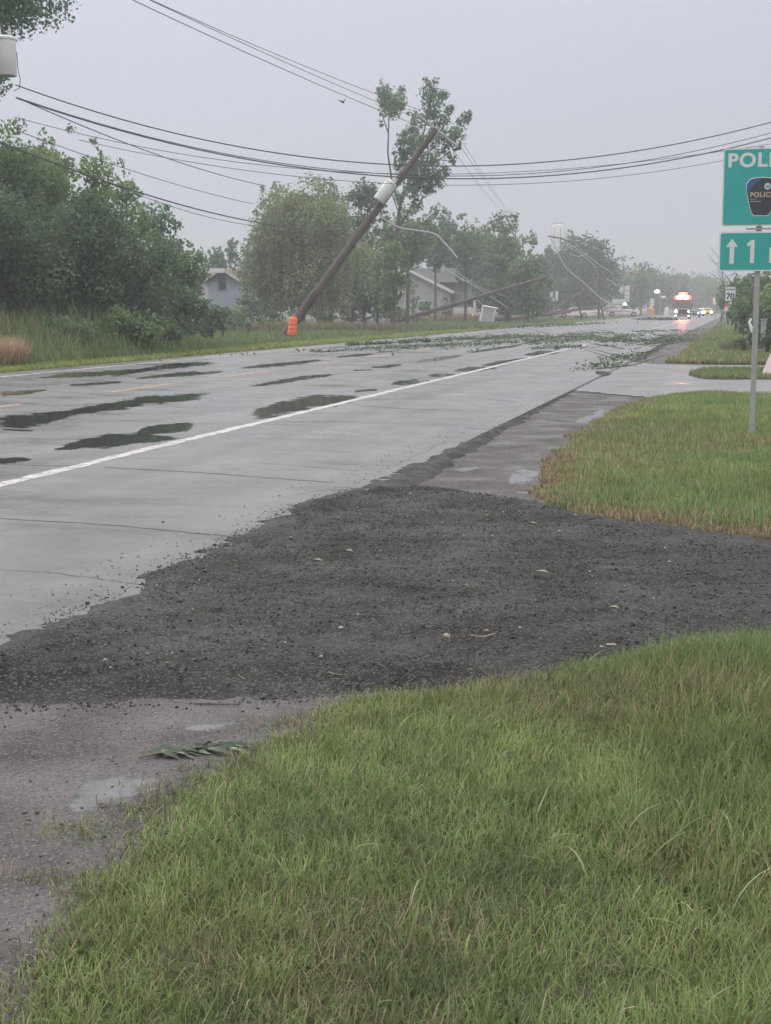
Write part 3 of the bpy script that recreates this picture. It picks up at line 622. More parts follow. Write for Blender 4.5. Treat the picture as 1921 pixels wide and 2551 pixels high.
def tree(name, label, cx_, top, hw, D, bottom=None, kind='mid', size=None, nl=30, dens=12., group='trees and bushes beyond the road', pointy=0, droop=False, cat='tree', base=None, zs=.8, trunk_r=None, lo=None):
    """cx_, top, bottom and hw in photo pixels at depth D metres"""
    g0 = gnd(cx_ if base is None else base, D); zt = zat(top, D); zb = max(.1, zat(bottom, D)) if bottom else .3
    rad = hw*S/F*D; cz = (zt+zb)/2; hh = (zt-zb)/2
    rad *= 1.06; size = size or min(.55, max(.10, D*.0025)); pal = np.array(PAL[kind])*LF*(1.5 if group == G1 else 1.2); lobes = []
    lr = min(rad, hh)*.42
    c0 = gnd(cx_, D)-g0
    for i in range(nl):
        for _ in range(30):
            u = rng.randn(3); u /= np.linalg.norm(u); q = .35+.55*rng.rand()
            x_, y_, z_ = u*q
            if pointy and z_ > 0: f = 1-pointy*z_; x_ *= f; y_ *= f
            break
        r_ = lr*(.6+.7*rng.rand())
        px = c0.x+x_*(rad-r_*.4)*1.08; py = c0.y+y_*max(rad, 1.2)*1.0; pz = cz+z_*(hh-r_*.3)*1.1
        lobes.append(((px, py, max(pz, .3)), r_, zs))
    # a few sprigs that break the outline
    for i in range(nl):
        u = rng.randn(3); u[2] = abs(u[2])*.9-.1; u /= np.linalg.norm(u)
        f = 1-pointy*max(u[2], 0)
        lobes.append(((c0.x+u[0]*rad*.98*f, c0.y+u[1]*rad*.9*f, max(.3, cz+u[2]*hh*.98)), lr*(.22+.18*rng.rand()), 1.1))
    t = empty(name, g0, label, cat, group)
    P, O, Z, C = crown_points(lobes, dens, size, pal)
    if droop:
        domes = [(-.60, .74, .40), (.0, 1.0, .52), (.56, .90, .42), (-.28, .93, .42), (.3, .95, .5)]
        # hanging strands over the outer crown
        PP, CC = [], []
        for j in range(64):
            dx_, hf, rf_ = domes[j % 5]; a_ = rng.rand()*6.28; q_ = math.sqrt(rng.rand()); hf *= 1-.16*rng.rand()
            bx_, by_ = c0.x+rad*dx_+rad*rf_*q_*math.cos(a_), c0.y+rad*rf_*q_*math.sin(a_)-.3; zb_ = zb+(zt-zb)*hf-rad*rf_*(1-math.sqrt(max(0, 1-q_**2)))*1.2
            cb_ = pal[rng.randint(3)]*(.55+.8*rng.rand()); rb_ = rad*(.07+.09*rng.rand())
            for _ in range(13):
                k_ = 90; tt = rng.rand(k_)**.85; x_ = bx_+rng.randn()*rb_; y_ = by_+rng.randn()*rb_; z1 = zb_-abs(rng.randn())*.5; L_ = max(.8, (z1-.4)*(.45+.5*rng.rand()))
                arch = .8*rb_*np.minimum(tt*3, 1)
                PP.append(np.stack([x_+(x_-bx_)*arch+rng.randn(k_)*.10, y_+rng.randn(k_)*.10, np.maximum(z1-L_*tt, .4)], 1)); CC.append(cb_*(.85+.3*rng.rand())*np.ones((k_, 1)))
        PP = np.concatenate(PP); P = np.concatenate([P, PP]); O = np.concatenate([O, np.tile(np.array((0, -1, 0.)), (len(PP), 1))]); Z = np.concatenate([Z, np.full(len(PP), size*.8)]); C = np.concatenate([C, np.concatenate(CC)])
    k = P[:, 2] > .02; P, O, Z, C = P[k], O[k], Z[k], C[k]
    link('crown', leaf_mesh('crown', P, O, Z, C), M['leafa'], t)
    tr = trunk_r or max(.08, rad*.07); b = MB()
    top_c = Vector((c0.x*.7, c0.y*.7, cz+hh*.35)); pts = [Vector((0, 0, -.1)), Vector((c0.x*.1+.05, 0, zb*.5+.3)), Vector((c0.x*.4, c0.y*.4, cz-hh*.3)), top_c]
    b.tube(pts, [tr, tr*.85, tr*.6, tr*.25], 7)
    for (c, r_, _) in lobes[:nl:2]:
        f = .3+.5*random.random(); q = pts[1].lerp(pts[3], f); mid = q.lerp(Vector(c), .55)+Vector((0, 0, .15)); b.tube([q, mid, Vector(c)], [tr*.4, tr*.25, .02], 5)
    b.build('trunk', M['bark'], t)
    return t
G1 = 'tall trees and brush lining the left of the road'
T = tree
T('tree', 'big tree overhanging the top left corner behind the transformer', -70, -240, 225, 46, 185, 'blue', nl=46, dens=10, group=G1, base=-140, trunk_r=.3)
T('tree', 'leafy branch mass hanging at the left edge under the transformer', -42, 118, 85, 47, 240, 'blue', nl=14, dens=10, group=G1, base=-120)
T('tree', 'broad green tree at the left edge, tallest of the roadside brush', 45, 262, 105, 52, 640, 'mid', nl=34, group=G1)
T('tree', 'round topped tree second from the left edge behind the wires', 140, 272, 62, 55, 620, 'mid', nl=24, group=G1)
T('tree', 'spiky topped tree with shoots standing above the brush', 212, 300, 52, 54, 640, 'mid', nl=24, pointy=.6, group=G1)
T('tree', 'tree right of the spiky one with short upright shoots', 270, 345, 55, 56, 640, 'mid', nl=24, pointy=.4, group=G1)
T('tree', 'tree with a ragged right side where the low wires leave the brush', 335, 425, 55, 58, 640, 'blue', nl=24, pointy=.2, group=G1)
T('tree', 'low rounded tree at the right end of the roadside brush', 395, 510, 52, 60, 690, 'mid', nl=24, group=G1)
T('tree', 'dark lower tree filling the left edge in front of the tallest one', 30, 400, 120, 47, 720, 'dark', nl=34, group=G1)
T('tree', 'dark lower tree in front of the spiky topped tree', 190, 430, 115, 49, 720, 'dark', nl=34, group=G1)
T('tree', 'dark lower tree in front of the ragged sided tree', 300, 500, 95, 52, 720, 'dark', nl=30, group=G1)
T('bush', 'bushy shrub reaching down to the mown strip left of the blue barn', 385, 590, 60, 57, 745, 'dark', nl=22, group=G1, cat='bush')
T('bush', 'light grey green shrub among the weeds at the left', 290, 660, 80, 47, 760, 'mid', nl=22, group=G1, cat='bush')
T('bush', 'shrub among the weeds near the straw coloured grass', 120, 680, 90, 44, 770, 'dark', nl=22, group=G1, cat='bush')
T('bush', 'dark shrub beside the mown strip below the low rounded tree', 350, 680, 55, 50, 770, 'dark', nl=20, group=G1, cat='bush')
T('bush', 'low bush in front of the blue barn', 455, 640, 35, 66, 735, 'dark', nl=16, group=G1, cat='bush')
for l, x_, y_, h_, d_ in (('dark underbrush at the left edge behind the weeds', 35, 610, 90, 50), ('dark underbrush below the round topped tree', 150, 610, 80, 53), ('dark underbrush below the ragged sided tree', 275, 620, 75, 55)):
    T('bush', l, x_, y_, h_, d_, 745, 'dark', nl=22, group=G1, cat='bush')
G2 = 'trees round the houses beyond the road'
T('tree', 'distant tree left of centre above the brown roof', 460, 520, 34, 135, 640, 'blue', nl=16, group=G2)
T('tree', 'distant pointed tree between the low rounded tree and the willow', 500, 508, 26, 140, 640, 'blue', nl=16, pointy=.6, group=G2)
T('tree', 'distant bushy tree touching the left side of the willow', 535, 535, 30, 130, 660, 'blue', nl=16, group=G2)
T('willow_tree', 'big yellow green weeping willow left of the leaning pole', 652, 383, 112, 104, 694, 'willow', nl=30, droop=True, group=G2, dens=7, size=.19)
T('tree', 'dark tree poking up behind the left side of the willow', 590, 388, 36, 122, 620, 'dark', nl=18, group=G2)
T('tree', 'dark tree top poking up behind the middle of the willow', 710, 374, 30, 122, 620, 'dark', nl=16, pointy=.3, group=G2)
T('tree', 'dark tree between the willow and the leaning pole transformer', 785, 376, 48, 120, 650, 'dark', nl=26, group=G2)
T('tree', 'trees and leaves hiding the middle of the leaning pole', 760, 520, 60, 112, 690, 'mid', nl=26, group=G2)
T('bush', 'large dark bush right of the wire gate', 815, 570, 52, 108, 700, 'dark', nl=26, group=G2, cat='bush')
T('tree', 'leafy tree hiding the lower trunk of the storm torn tree', 850, 518, 36, 92, 695, 'mid', nl=26, group=G2)
for l, x_, y_, h_, d_ in (('low green shrub left of the traffic barrel among weeds', 480, 676, 34, 74), ('second low green shrub left of the traffic barrel', 535, 680, 30, 78), ('low green shrub nearest the foot of the leaning pole', 580, 684, 22, 86), ('wide low shrub right of the foot of the leaning pole', 690, 672, 40, 100), ('low shrub on the rough grass beyond the field gate', 790, 676, 40, 112), ('low shrub beside the torn end of the broken pole', 900, 672, 30, 140)):
    T('bush', l, x_, y_, h_, d_, None, 'mid', nl=12, group=G2, cat='bush')
T('tree', 'tree behind the loose grey cable right of the leaning pole', 880, 455, 58, 128, 592, 'mid', nl=30, group=G2)
T('tree', 'tree with gaps above the white house', 940, 445, 44, 150, 600, 'blue', nl=22, group=G2)
T('tree', 'tree with a round head above the porch of the white house', 1005, 462, 46, 155, 618, 'mid', nl=22, group=G2)
T('tree', 'large full tree right of the white house', 1095, 455, 62, 150, 690, 'mid', nl=34, group=G2)
T('tree', 'shoulder of green right of the large full tree, sloping to the sky gap', 1140, 545, 46, 145, 690, 'mid', nl=26, group=G2)
T('bush', 'low shrub under the raised end of the broken pole', 1100, 610, 55, 150, 700, 'dark', nl=18, group=G2, cat='bush')
T('bush', 'shrub at the left corner of the white house', 835, 630, 24, 135, 700, 'mid', nl=14, group=G2, cat='bush')
T('tree', 'round headed tree right of the pale water tower', 1248, 502, 76, 225, 680, 'dark', nl=36, group=G2, size=.42)
T('tree', 'low dark tree filling the gap left of the round headed tree', 1190, 575, 40, 215, 690, 'dark', nl=20, group=G2, size=.42)
for l, x_, y_, h_, d_, k_ in (('tree closing the skyline right behind the torn tree', 850, 475, 55, 188, 'mid'), ('tree closing the skyline between the torn tree and the round headed one', 970, 480, 50, 188, 'dark'), ('tree closing the skyline left of the large full tree', 1040, 490, 52, 188, 'mid'),
        ('tall dark tree behind the large full tree', 1075, 480, 50, 175, 'dark'), ('green tree low behind the porch of the white house', 1010, 545, 50, 188, 'mid'), ('green shoulder reaching towards the sky gap', 1150, 575, 36, 170, 'mid')):
    T('tree', l, x_, y_, h_, d_, 685, k_, nl=22, group=G2)
for (l, *a) in [('low shrub between the blue barn and the willow trunk', 540, 640, 34, 98, 702), ('shrub at the right foot of the blue barn', 505, 655, 22, 84, 712), ('low brush under the left of the willow', 590, 640, 40, 108, 700),
                ('low brush under the right of the willow', 700, 620, 36, 110, 698), ('low brush under the torn tree', 862, 664, 20, 130, 694), ('thin shrub before the middle of the white house wall', 921, 652, 15, 150, 690), ('small tree before the left part of the white house wall', 893, 606, 15, 154, 690), ('leafy shrub before the porch corner of the white house', 963, 640, 14, 152, 690), 
                ('shrub right of the porch of the white house', 1040, 630, 34, 170, 684), ('low brush right of the tipped metal box', 1090, 640, 32, 165, 684), ('dark brush left of the pair of white boards', 1160, 620, 38, 205, 680), ('brush behind the red shop sign', 1265, 620, 40, 250, 676), ('brush behind the white pickup', 1340, 632, 40, 290, 674)]:
    T('bush', l, a[0], a[1], a[2], a[3], a[4], 'mid' if a[0] % 20 else 'dark', nl=14, group=G2, cat='bush')
G3 = 'far trees closing the end of the road'
for l, x_, y_, h_, d_ in (('dense dark trees behind the pylon sign', 1345, 590, 62, 310), ('dense dark trees behind the glowing street lamp', 1420, 592, 60, 345), ('dense dark trees behind the fire truck', 1490, 602, 55, 440), ('dense far trees right of the fire truck at the road end', 1550, 606, 55, 430), ('dense dark trees behind the white car and red sign', 1262, 585, 70, 262), ('dark trees behind the pair of white boards', 1175, 600, 50, 240)):
    T('tree', l, x_, y_, h_, d_, 674, 'dark', nl=40, group=G3, size=.55, dens=12)
for (l, *a) in [('far tree just right of the round headed tree', 1345, 552, 34, 300, 'blue'), ('far dark tree above the white pickup', 1385, 568, 36, 290, 'mid'), ('far tree with a rounded top above the street lamp', 1428, 572, 34, 330, 'mid'),
                ('far low tree left of the fire truck', 1465, 590, 30, 380, 'mid'), ('far tree clump above the fire truck', 1510, 586, 34, 430, 'mid'), ('far tree above the headlights right of the fire truck', 1545, 592, 30, 400, 'mid'),
                ('far low tree between the sign tower and the street lamp', 1370, 600, 40, 330, 'dark'), ('far low tree directly behind the fire truck', 1490, 612, 34, 420, 'dark')]:
    T('tree', l, a[0], a[1], a[2], a[3], 672, a[4], nl=22, group=G3, size=.62, dens=10)
G4 = 'trees and shrubs on the right of the road'
T('tree', 'tree on the right behind the lower green sign, beside the speed sign', 1610, 592, 42, 105, 690, 'mid', nl=28, group=G4)
T('tree', 'tree at the right edge behind the grey sign post', 1672, 580, 50, 80, 700, 'mid', nl=28, group=G4)
T('tree', 'green tree at the right edge nearest the sign post', 1700, 600, 55, 62, 720, 'light', nl=26, group=G4)
T('bush', 'shrub directly behind the 70 speed sign', 1575, 612, 26, 118, 690, 'mid', nl=18, group=G4, cat='bush')
T('bush', 'far shrub beside the small white sign on the right', 1562, 612, 22, 170, 676, 'mid', nl=14, group=G4, cat='bush')
T('bush', 'dark shrub left of the grey post at mid height', 1622, 640, 34, 66, 745, 'dark', nl=22, group=G4, cat='bush')
T('bush', 'dark shrub right of the grey post at mid height', 1662, 660, 40, 56, 760, 'dark', nl=24, group=G4, cat='bush')
T('bush', 'low dark ground shrub left of the grey post', 1608, 728, 24, 48, 775, 'dark', nl=16, group=G4, cat='bush')
T('bush', 'low dark shrub at the right edge above the pale cloth', 1660, 715, 34, 46, 778, 'dark', nl=18, group=G4, cat='bush')
T('tree', 'tree far right outside the row behind the speed sign', 1760, 560, 60, 90, 700, 'mid', nl=24, group=G4)
T('bush', 'shrub filling the gap between the speed sign and the grey post', 1600, 640, 30, 80, 725, 'mid', nl=18, group=G4, cat='bush')
T('bush', 'far shrub row end left of the speed sign', 1558, 628, 12, 150, 676, 'mid', nl=10, group=G4, cat='bush')
T('bush', 'row shrub beyond the speed sign along the verge', 1590, 645, 20, 88, 700, 'mid', nl=12, group=G4, cat='bush')

def bare_tree(name, label, pts_px, D, r0, gp=None, twigs=14, seed=1, mt=None, cat='tree', spread=.16):
    rs = random.Random(seed); b = MB(); P = [dep(x_, y_, D) for x_, y_ in pts_px]; o = Vector((P[0].x, P[0].y, 0)); n = len(P)
    P = [p-o for p in P]; b.tube(P, [r0*(1-.8*i/(n-1)) for i in range(n)], 6)
    for i in range(twigs):
        k = rs.randrange(max(1, n//3), n); p = P[k-1].lerp(P[k], rs.random()); L_ = r0*rs.uniform(12, 30)
        d = Vector((rs.uniform(-1, 1), rs.uniform(-1, 1), rs.uniform(.0, 1.2))).normalized()
        q = p+d*L_; b.tube([p, p+d*L_*.5+Vector((0, 0, .05)), q], [r0*.28, r0*.2, r0*.08], 5)
        for _ in range(2):
            d2 = (d+Vector((rs.uniform(-1, 1), rs.uniform(-1, 1), rs.uniform(-.3, 1)))*.8).normalized(); b.tube([p+d*L_*.5, p+d*L_*.5+d2*L_*.5], [r0*.15, r0*.05], 4)
    e_ = empty(name, o, label, cat, gp); b.build('branches', mt or M['bark'], e_); return e_
bare_tree('bare_tree', 'bare twiggy dead tree left of the lower green sign', [(1572, 700), (1568, 640), (1560, 590), (1554, 540)], 98, .06, G4, 12, 3)
bare_tree('bare_tree', 'dark crooked bare branch below the corner of the green sign', [(1604, 690), (1598, 650), (1583, 618), (1572, 600), (1557, 583)], 112, .09, G4, 5, 5)

# storm-torn poplar behind the leaning pole: tall limbs with separate leaf tufts
def torn_tree():
    D = 98; g0 = gnd(848, D); t = empty('torn_tree', g0, 'tall storm torn tree with ragged leaf tufts behind the leaning pole', 'tree', G2)
    tufts = [(838, 212, 26), (862, 222, 20), (826, 198, 14), (866, 196, 12), (846, 240, 20), (925, 198, 22), (944, 212, 22), (930, 235, 24), (962, 205, 12), (970, 238, 14), (985, 290, 24), (1003, 262, 16), (1012, 248, 10), (965, 300, 20), (905, 262, 20),
             (888, 288, 22), (902, 310, 26), (872, 320, 22), (884, 345, 26), (915, 340, 24), (935, 305, 20), (905, 372, 26), (880, 375, 24), (930, 375, 26), (945, 392, 20), (915, 400, 26), (960, 372, 14), (975, 340, 10), (965, 325, 12), (980, 352, 8),
             (890, 410, 20), (870, 300, 16), (940, 340, 16), (955, 260, 14), (948, 280, 14), (925, 410, 12), (860, 355, 14), (985, 318, 10), (900, 440, 16), (862, 425, 14), (935, 262, 14), (845, 222, 22), (836, 225, 14)]
    sz = .20; m_ = S/F*D; lobes = []
    for (x_, y_, r_) in tufts:
        p = dep(x_, y_, D+random.uniform(-2, 2))-g0; lobes.append((p, r_*m_*.95, 1))
        for _ in range(5): lobes.append((p+Vector((random.gauss(0, 1), random.gauss(0, 1), random.gauss(0, 1)))*r_*m_*.55, r_*m_*.35, 1.1))
    P, O, Z, C = crown_points(lobes, 15, sz, np.array(((.060, .095, .055), (.070, .105, .058), (.05, .08, .048)))*2.3)
    link('crown', leaf_mesh('crown', P, O, Z, C), M['leafa'], t)
    b = MB(); q = lambda x_, y_: dep(x_, y_, D)-g0
    b.tube([q(848, 712), q(852, 620), q(856, 520), q(862, 460), q(868, 420)], [.19, .17, .15, .12, .10], 8)
    for L_, r_ in (([(866, 450), (848, 400), (838, 330), (840, 262), (842, 220)], .10), ([(866, 440), (885, 390), (905, 330), (922, 260), (935, 205)], .11), ([(868, 420), (910, 380), (960, 320), (990, 270), (1010, 250)], .08),
                   ([(856, 500), (885, 455), (920, 400)], .08), ([(905, 350), (950, 345), (985, 350)], .05), ([(840, 290), (826, 250), (822, 200)], .05), ([(862, 460), (850, 430), (835, 380)], .05), ([(890, 400), (940, 380), (968, 335)], .05)):
        b.tube([q(*p) for p in L_], [r_*(1-.75*i/(len(L_)-1)) for i in range(len(L_))], 6)
    b.build('trunk', M['bark'], t)
torn_tree()

# ------------------------------------------------------------------ poles and wires
def tube_obj(name, pts, rs, mt, parent, n=10, smooth=True):
    return MB().tube(pts, rs, n).build(name, mt, parent, smooth)
def transformer(parent, M4, mt='tank', s=1.):
    """can with lid, bushings and a drop lead; M4 places it"""
    b = MB().lathe([(.0, -.46), (.25, -.46), (.265, -.44), (.265, .40), (.285, .41), (.285, .45), (.20, .50), (.0, .51)], 20)
    o = b.build('transformer', M[mt], parent, True); o.matrix_local = M4
    b = MB()
    for x_, y_ in ((.10, .05), (-.10, -.08)):
        b.lathe([(.03, .48), (.05, .50), (.03, .53), (.05, .56), (.03, .60), (.045, .63), (.02, .70), (.03, .74), (.0, .76)], 10, (x_, y_, 0))
    b.build('bushing', M['ceram'], o, True)
    for zb_ in (.2, -.25): MB().box((-.30, 0, zb_), (.12, .12, .08)).build('bracket', M['galv'], o)
    return o
PX, PY = -20.3, 36.5     # the pole just outside the left edge
LP = empty('utility_pole', (PX, PY, 0), 'utility pole at the left edge carrying the pale transformer and the wires', 'utility pole', 'utility poles along the left of the road')
tube_obj('pole', [(-.25, 0, -.3), (-.25, 0, 6), (-.25, 0, 11.5)], [.19, .17, .13], M['wood'], LP)
D0 = -PX*math.sin(TH)+PY*math.cos(TH); cpt = dep(12, 123, D0-.3)-Vector((PX, PY, 0))
tr_ = transformer(LP, Matrix.Translation(cpt) @ Matrix.Scale(1.12, 4))
MB().tube([dep(36, 112, D0)-Vector((PX, PY, 0)), dep(39, 150, D0)-Vector((PX, PY, 0)), dep(44, 172, D0)-Vector((PX, PY, 0)), dep(42, 190, D0)-Vector((PX, PY, 0)), dep(30, 197, D0)-Vector((PX, PY, 0))], .012, 6).build('drop_wire', M['wire'], LP)
MB().box((-.25, 0, 10.6), (2.4, .11, .13)).build('crossarm', M['wood'], LP)

# leaning pole
D1 = 75.0; base = dep(604, 724, D1); topp = dep(942, 279, D1); base.z = min(base.z, .0)
LN = empty('leaning_utility_pole', (base.x, base.y, 0), 'brown utility pole leaning steeply to the right with a white transformer', 'utility pole', 'utility poles along the left of the road')
bl, tl = Vector((0, 0, base.z-.3)), topp-Vector((base.x, base.y, 0)); ax = (tl-bl).normalized()
tube_obj('pole', [bl, bl.lerp(tl, .5), tl], [.24, .20, .15], M['wood'], LN, 14)
zc = dep(832, 415, D1-.35)-Vector((base.x, base.y, 0))
xq = ax.orthogonal().normalized(); vd = Vector(CF); xq = vd-ax*vd.dot(ax); xq.normalize(); yq = ax.cross(xq)
R4 = Matrix((( -xq.x, yq.x, ax.x, 0), (-xq.y, yq.y, ax.y, 0), (-xq.z, yq.z, ax.z, 0), (0, 0, 0, 1)))
t1 = transformer(LN, Matrix.Translation(zc) @ R4 @ Matrix.Scale(1.25, 4))
lo1 = Vector((base.x, base.y, 0))
ca = dep(902, 248, D1)-lo1; cb = dep(988, 316, D1)-lo1
tube_obj('crossarm', [ca, cb], .07, M['galv'], LN, 6)
for f in (.02, .3, .72, .97):
    p = ca.lerp(cb, f); tube_obj('insulator', [p, p+ax*.12, p+ax*.25], [.04, .085, .03], M['ceram'], LN, 8)
tube_obj('brace', [dep(915, 292, D1)-lo1, dep(955, 292, D1)-lo1], .03, M['galv'], LN, 5)
def wire(label, A, B, pts, r_=.018, mt='wire', deg=2, ext=(0, 0), group='wires strung over the road', name='overhead_wire', cat='wire', nseg=48):
    """points of the photograph placed in the vertical plane through the plan line A-B"""
    ts, zs = [], []
    A = Vector((A[0], A[1])); d = Vector((B[0], B[1]))-A; nrm = Vector((-d.y, d.x))
    for (x_, y_) in pts:
        r3 = ray(x_, y_); k = nrm.dot(A)/(nrm.x*r3[0]+nrm.y*r3[1]); p = Vector((r3[0]*k, r3[1]*k)); ts.append((p-A).dot(d)/d.dot(d)); zs.append(H+r3[2]*k)
    deg = min(deg, len(ts)-1); c = np.polyfit(ts, zs, deg)
    t0 = min(ts)-ext[0]; t1_ = max(ts)+ext[1]
    P = [Vector((A.x+d.x*t, A.y+d.y*t, float(np.polyval(c, t)))) for t in np.linspace(t0, t1_, nseg)]
    o = MB().tube(P, r_*.78, 5).build(name, M[mt]); tag(o, label, cat, group); return o
A0 = (PX, PY); Bx = (9, 62); A1 = (PX+.4, PY+.5)
wire('highest black wire sagging from the left pole across the road to the right', A0, Bx, [(33, 182), (200, 240), (430, 302), (700, 343), (830, 353), (1000, 358), (1200, 350), (1400, 322), (1666, 264)], .024, deg=3, ext=(0, .2))
wire('thick telephone cable below the highest wire crossing the road', A0, Bx, [(35, 208), (260, 284), (430, 330), (560, 351), (700, 366), (830, 375), (1000, 383), (1130, 383), (1300, 373), (1500, 338), (1666, 296)], .026, deg=3, ext=(0, .2))
wire('thin wire close above the thick telephone cable', A1, Bx, [(35, 206), (270, 288), (560, 347), (830, 371), (1060, 377), (1300, 362), (1500, 330), (1666, 285)], .016, deg=3, ext=(0, .2))
wire('thin pale wire, second lowest of those crossing the road', A1, Bx, [(30, 250), (230, 305), (400, 335), (600, 360), (830, 373), (1100, 371), (1400, 350), (1666, 310)], .012, deg=3, ext=(0, .2))
wire('thin wire below the thick cable, lowest crossing the road', A0, Bx, [(170, 302), (400, 349), (600, 376), (830, 396), (1000, 400), (1300, 385), (1666, 325)], .012, deg=3, ext=(0, .2))
BL = (base.x+2.2, base.y+.6)
wire('black wire dropping from the left pole towards the willow top', A0, (-24, 95), [(35, 210), (150, 260), (300, 320), (450, 370), (575, 402)], .022, group='wires between the left pole and the leaning pole')
wire('wire dropping behind the roadside brush to the left of the willow', A0, (-24, 95), [(330, 383), (430, 412), (550, 441)], .016, group='wires between the left pole and the leaning pole', ext=(.2, 0))
wire('thick low cable from the left edge to the middle of the leaning pole', A0, BL, [(0, 310), (200, 376), (400, 448), (560, 482), (660, 492), (742, 497)], .034, group='wires between the left pole and the leaning pole')
wire('thin wire just under the thick low cable', A0, BL, [(200, 380), (400, 455), (550, 488)], .016, group='wires between the left pole and the leaning pole')
TP = (topp.x, topp.y)
wire('upper right of the three wires falling from the sky to the leaning pole', A0, (TP[0]-.5, TP[1]+.3), [(330, -2), (540, 100), (700, 158), (830, 205), (905, 240)], .017, ext=(.15, 0), group='wires between the left pole and the leaning pole')
wire('middle one of the three wires falling from the sky to the leaning pole', A1, TP, [(325, -2), (540, 104), (700, 172), (830, 222), (930, 268)], .017, ext=(.15, 0), group='wires between the left pole and the leaning pole')
wire('lower left of the three wires falling from the sky to the leaning pole', A0, (TP[0]+.6, TP[1]-.6), [(282, -2), (480, 90), (660, 168), (815, 238), (980, 300)], .019, ext=(.15, 0), group='wires between the left pole and the leaning pole')
P3 = (-22.5, 128)
for l, pts in (('left of the three wires dropping from the leaning pole top', [(975, 318), (1040, 405), (1095, 462)]), ('middle of the three wires dropping from the leaning pole top', [(992, 312), (1050, 395), (1098, 460)]), ('right of the three wires dropping from the leaning pole top', [(1000, 308), (1045, 378), (1102, 460)])):
    wire(l, TP, P3, pts, .02, deg=2, ext=(0, .15), group='wires hanging beyond the leaning pole')
def cable(label, pts, D, r_, mt, group, name='fallen_cable', Ds=None, smooth=True):
    Ds = Ds or [D]*len(pts); P = [dep(x_, y_, d_) for (x_, y_), d_ in zip(pts, Ds)]
    Q = []
    for i in range(len(P)-1):
        p0 = P[max(i-1, 0)]; p1 = P[i]; p2 = P[i+1]; p3 = P[min(i+2, len(P)-1)]
        for t in np.linspace(0, 1, 8, endpoint=False): Q.append(.5*((2*p1)+(-p0+p2)*t+(2*p0-5*p1+4*p2-p3)*t*t+(-p0+3*p1-3*p2+p3)*t**3))
    Q.append(P[-1]); o = MB().tube(Q, r_, 6).build(name, M[mt]); tag(o, label, 'cable', group); return o
GC = 'torn cables hanging among the fallen poles'
cable('loose light grey cable curling from the leaning pole over the trees', [(818, 462), (840, 480), (868, 493), (900, 498), (940, 506), (965, 530), (988, 557)], 76, .05, 'alu', GC)
cable('pale curved cable drooping in front of the round headed tree', [(1188, 508), (1205, 545), (1225, 580), (1260, 610), (1300, 645), (1335, 665)], 175, .07, 'alu', GC)
cable('pale cable from the fallen crossarm down to the upright pole', [(1222, 522), (1262, 548), (1300, 575), (1326, 592)], 180, .05, 'alu', GC)
cable('second pale cable beside the upright pole', [(1225, 530), (1270, 560), (1288, 578)], 178, .05, 'alu', GC)
cable('short pale cable crossing to the upright pole', [(1230, 548), (1250, 554), (1270, 546)], 176, .05, 'alu', GC)
cable('pale hooked cable right of the upright pole', [(1310, 604), (1322, 608), (1334, 617)], 176, .06, 'alu', GC)
cable('pale wire slanting over the white house roof', [(955, 575), (985, 595), (1020, 615), (1060, 640), (1100, 668)], 145, .045, 'alu', GC)
cable('thin pale wire above the box on the broken pole', [(990, 590), (1040, 622), (1090, 640), (1130, 660)], 146, .035, 'alu', GC)
cable('dark cable hanging to the road beside the white car', [(1250, 640), (1275, 660), (1300, 668), (1330, 662)], 170, .05, 'wire', GC)

GP = 'utility poles along the left of the road'
def pole_between(name, label, p, q, r0, r1, tipmat=None, at_start=True, arm=None):
    o = Vector((p.x, p.y, 0)); e_ = empty(name, o, label, 'utility pole', GP)
    a, b = p-o, q-o; tube_obj('pole', [a, a.lerp(b, .35)+Vector((0, 0, -.05)), a.lerp(b, .7), b], [r0, r0*.95, (r0+r1)/2, r1], M['wood'], e_, 10)
    if tipmat:
        d = (a-b).normalized(); m = MB(); up = Vector((0, 0, 1))
        for k in range(7): 
            off = Vector((random.gauss(0, .5), random.gauss(0, .5), random.gauss(0, .5)))*r0*.8
            m.tube([a+off-d*.9, a+off*1.1+d*(.2+.5*random.random())], [r0*.45, .02], 5)
        m.build('splintered_end', tipmat, e_)
    return e_, o
p = dep(838, 699, 132); p.z = max(p.z, .1); q = dep(1182, 598, 136)
bp_, ob = pole_between('broken_utility_pole', 'long broken pole with a torn orange end slanting up before the white house', p, q, .20, .15, M['fresh'])
p = dep(1035, 697, 148); p.z = .1; q = dep(1232, 674, 168); pole_between('broken_utility_pole', 'dark pole lying flat on the grass right of the grey box', p, q, .17, .14)
p = dep(1180, 676, 178); q = dep(1302, 662, 190); pole_between('broken_utility_pole', 'dark tangled pole lying over the white car', p, q, .20, .16)
p = dep(1200, 668, 180); q = dep(1312, 590, 184); e_, o = pole_between('broken_utility_pole', 'thin reddish pole slanting up past the upright pole', p, q, .15, .10)
p = gnd(1294, 186); q = dep(1296, 543, 186); e_, o = pole_between('utility_pole', 'upright utility pole standing among the fallen ones', p, q, .15, .11)
p = dep(1365, 508, 180)
# fallen crossarm by the water tower and two dark stubs sticking down to the road
o = MB().tube([dep(1184, 510, 178), dep(1212, 515, 178), dep(1242, 528, 178)], [.09, .09, .08], 6).build('fallen_crossarm', M['wood']); tag(o, 'dark crossarm hanging in front of the pale water tower', 'crossarm')
for i, (l, a, b) in enumerate((('dark post stub slanting to the road edge left of the pickup', (1249, 655), (1258, 692)), ('dark post stub touching the road just left of the pickup', (1300, 664), (1305, 690)))):
    D_ = 178-4*i; o = MB().tube([dep(*a, D_), dep(*b, D_)], [.13, .11], 6).build('post_stub', M['rubber']); tag(o, l, 'post', 'post stubs under the tangled pole')
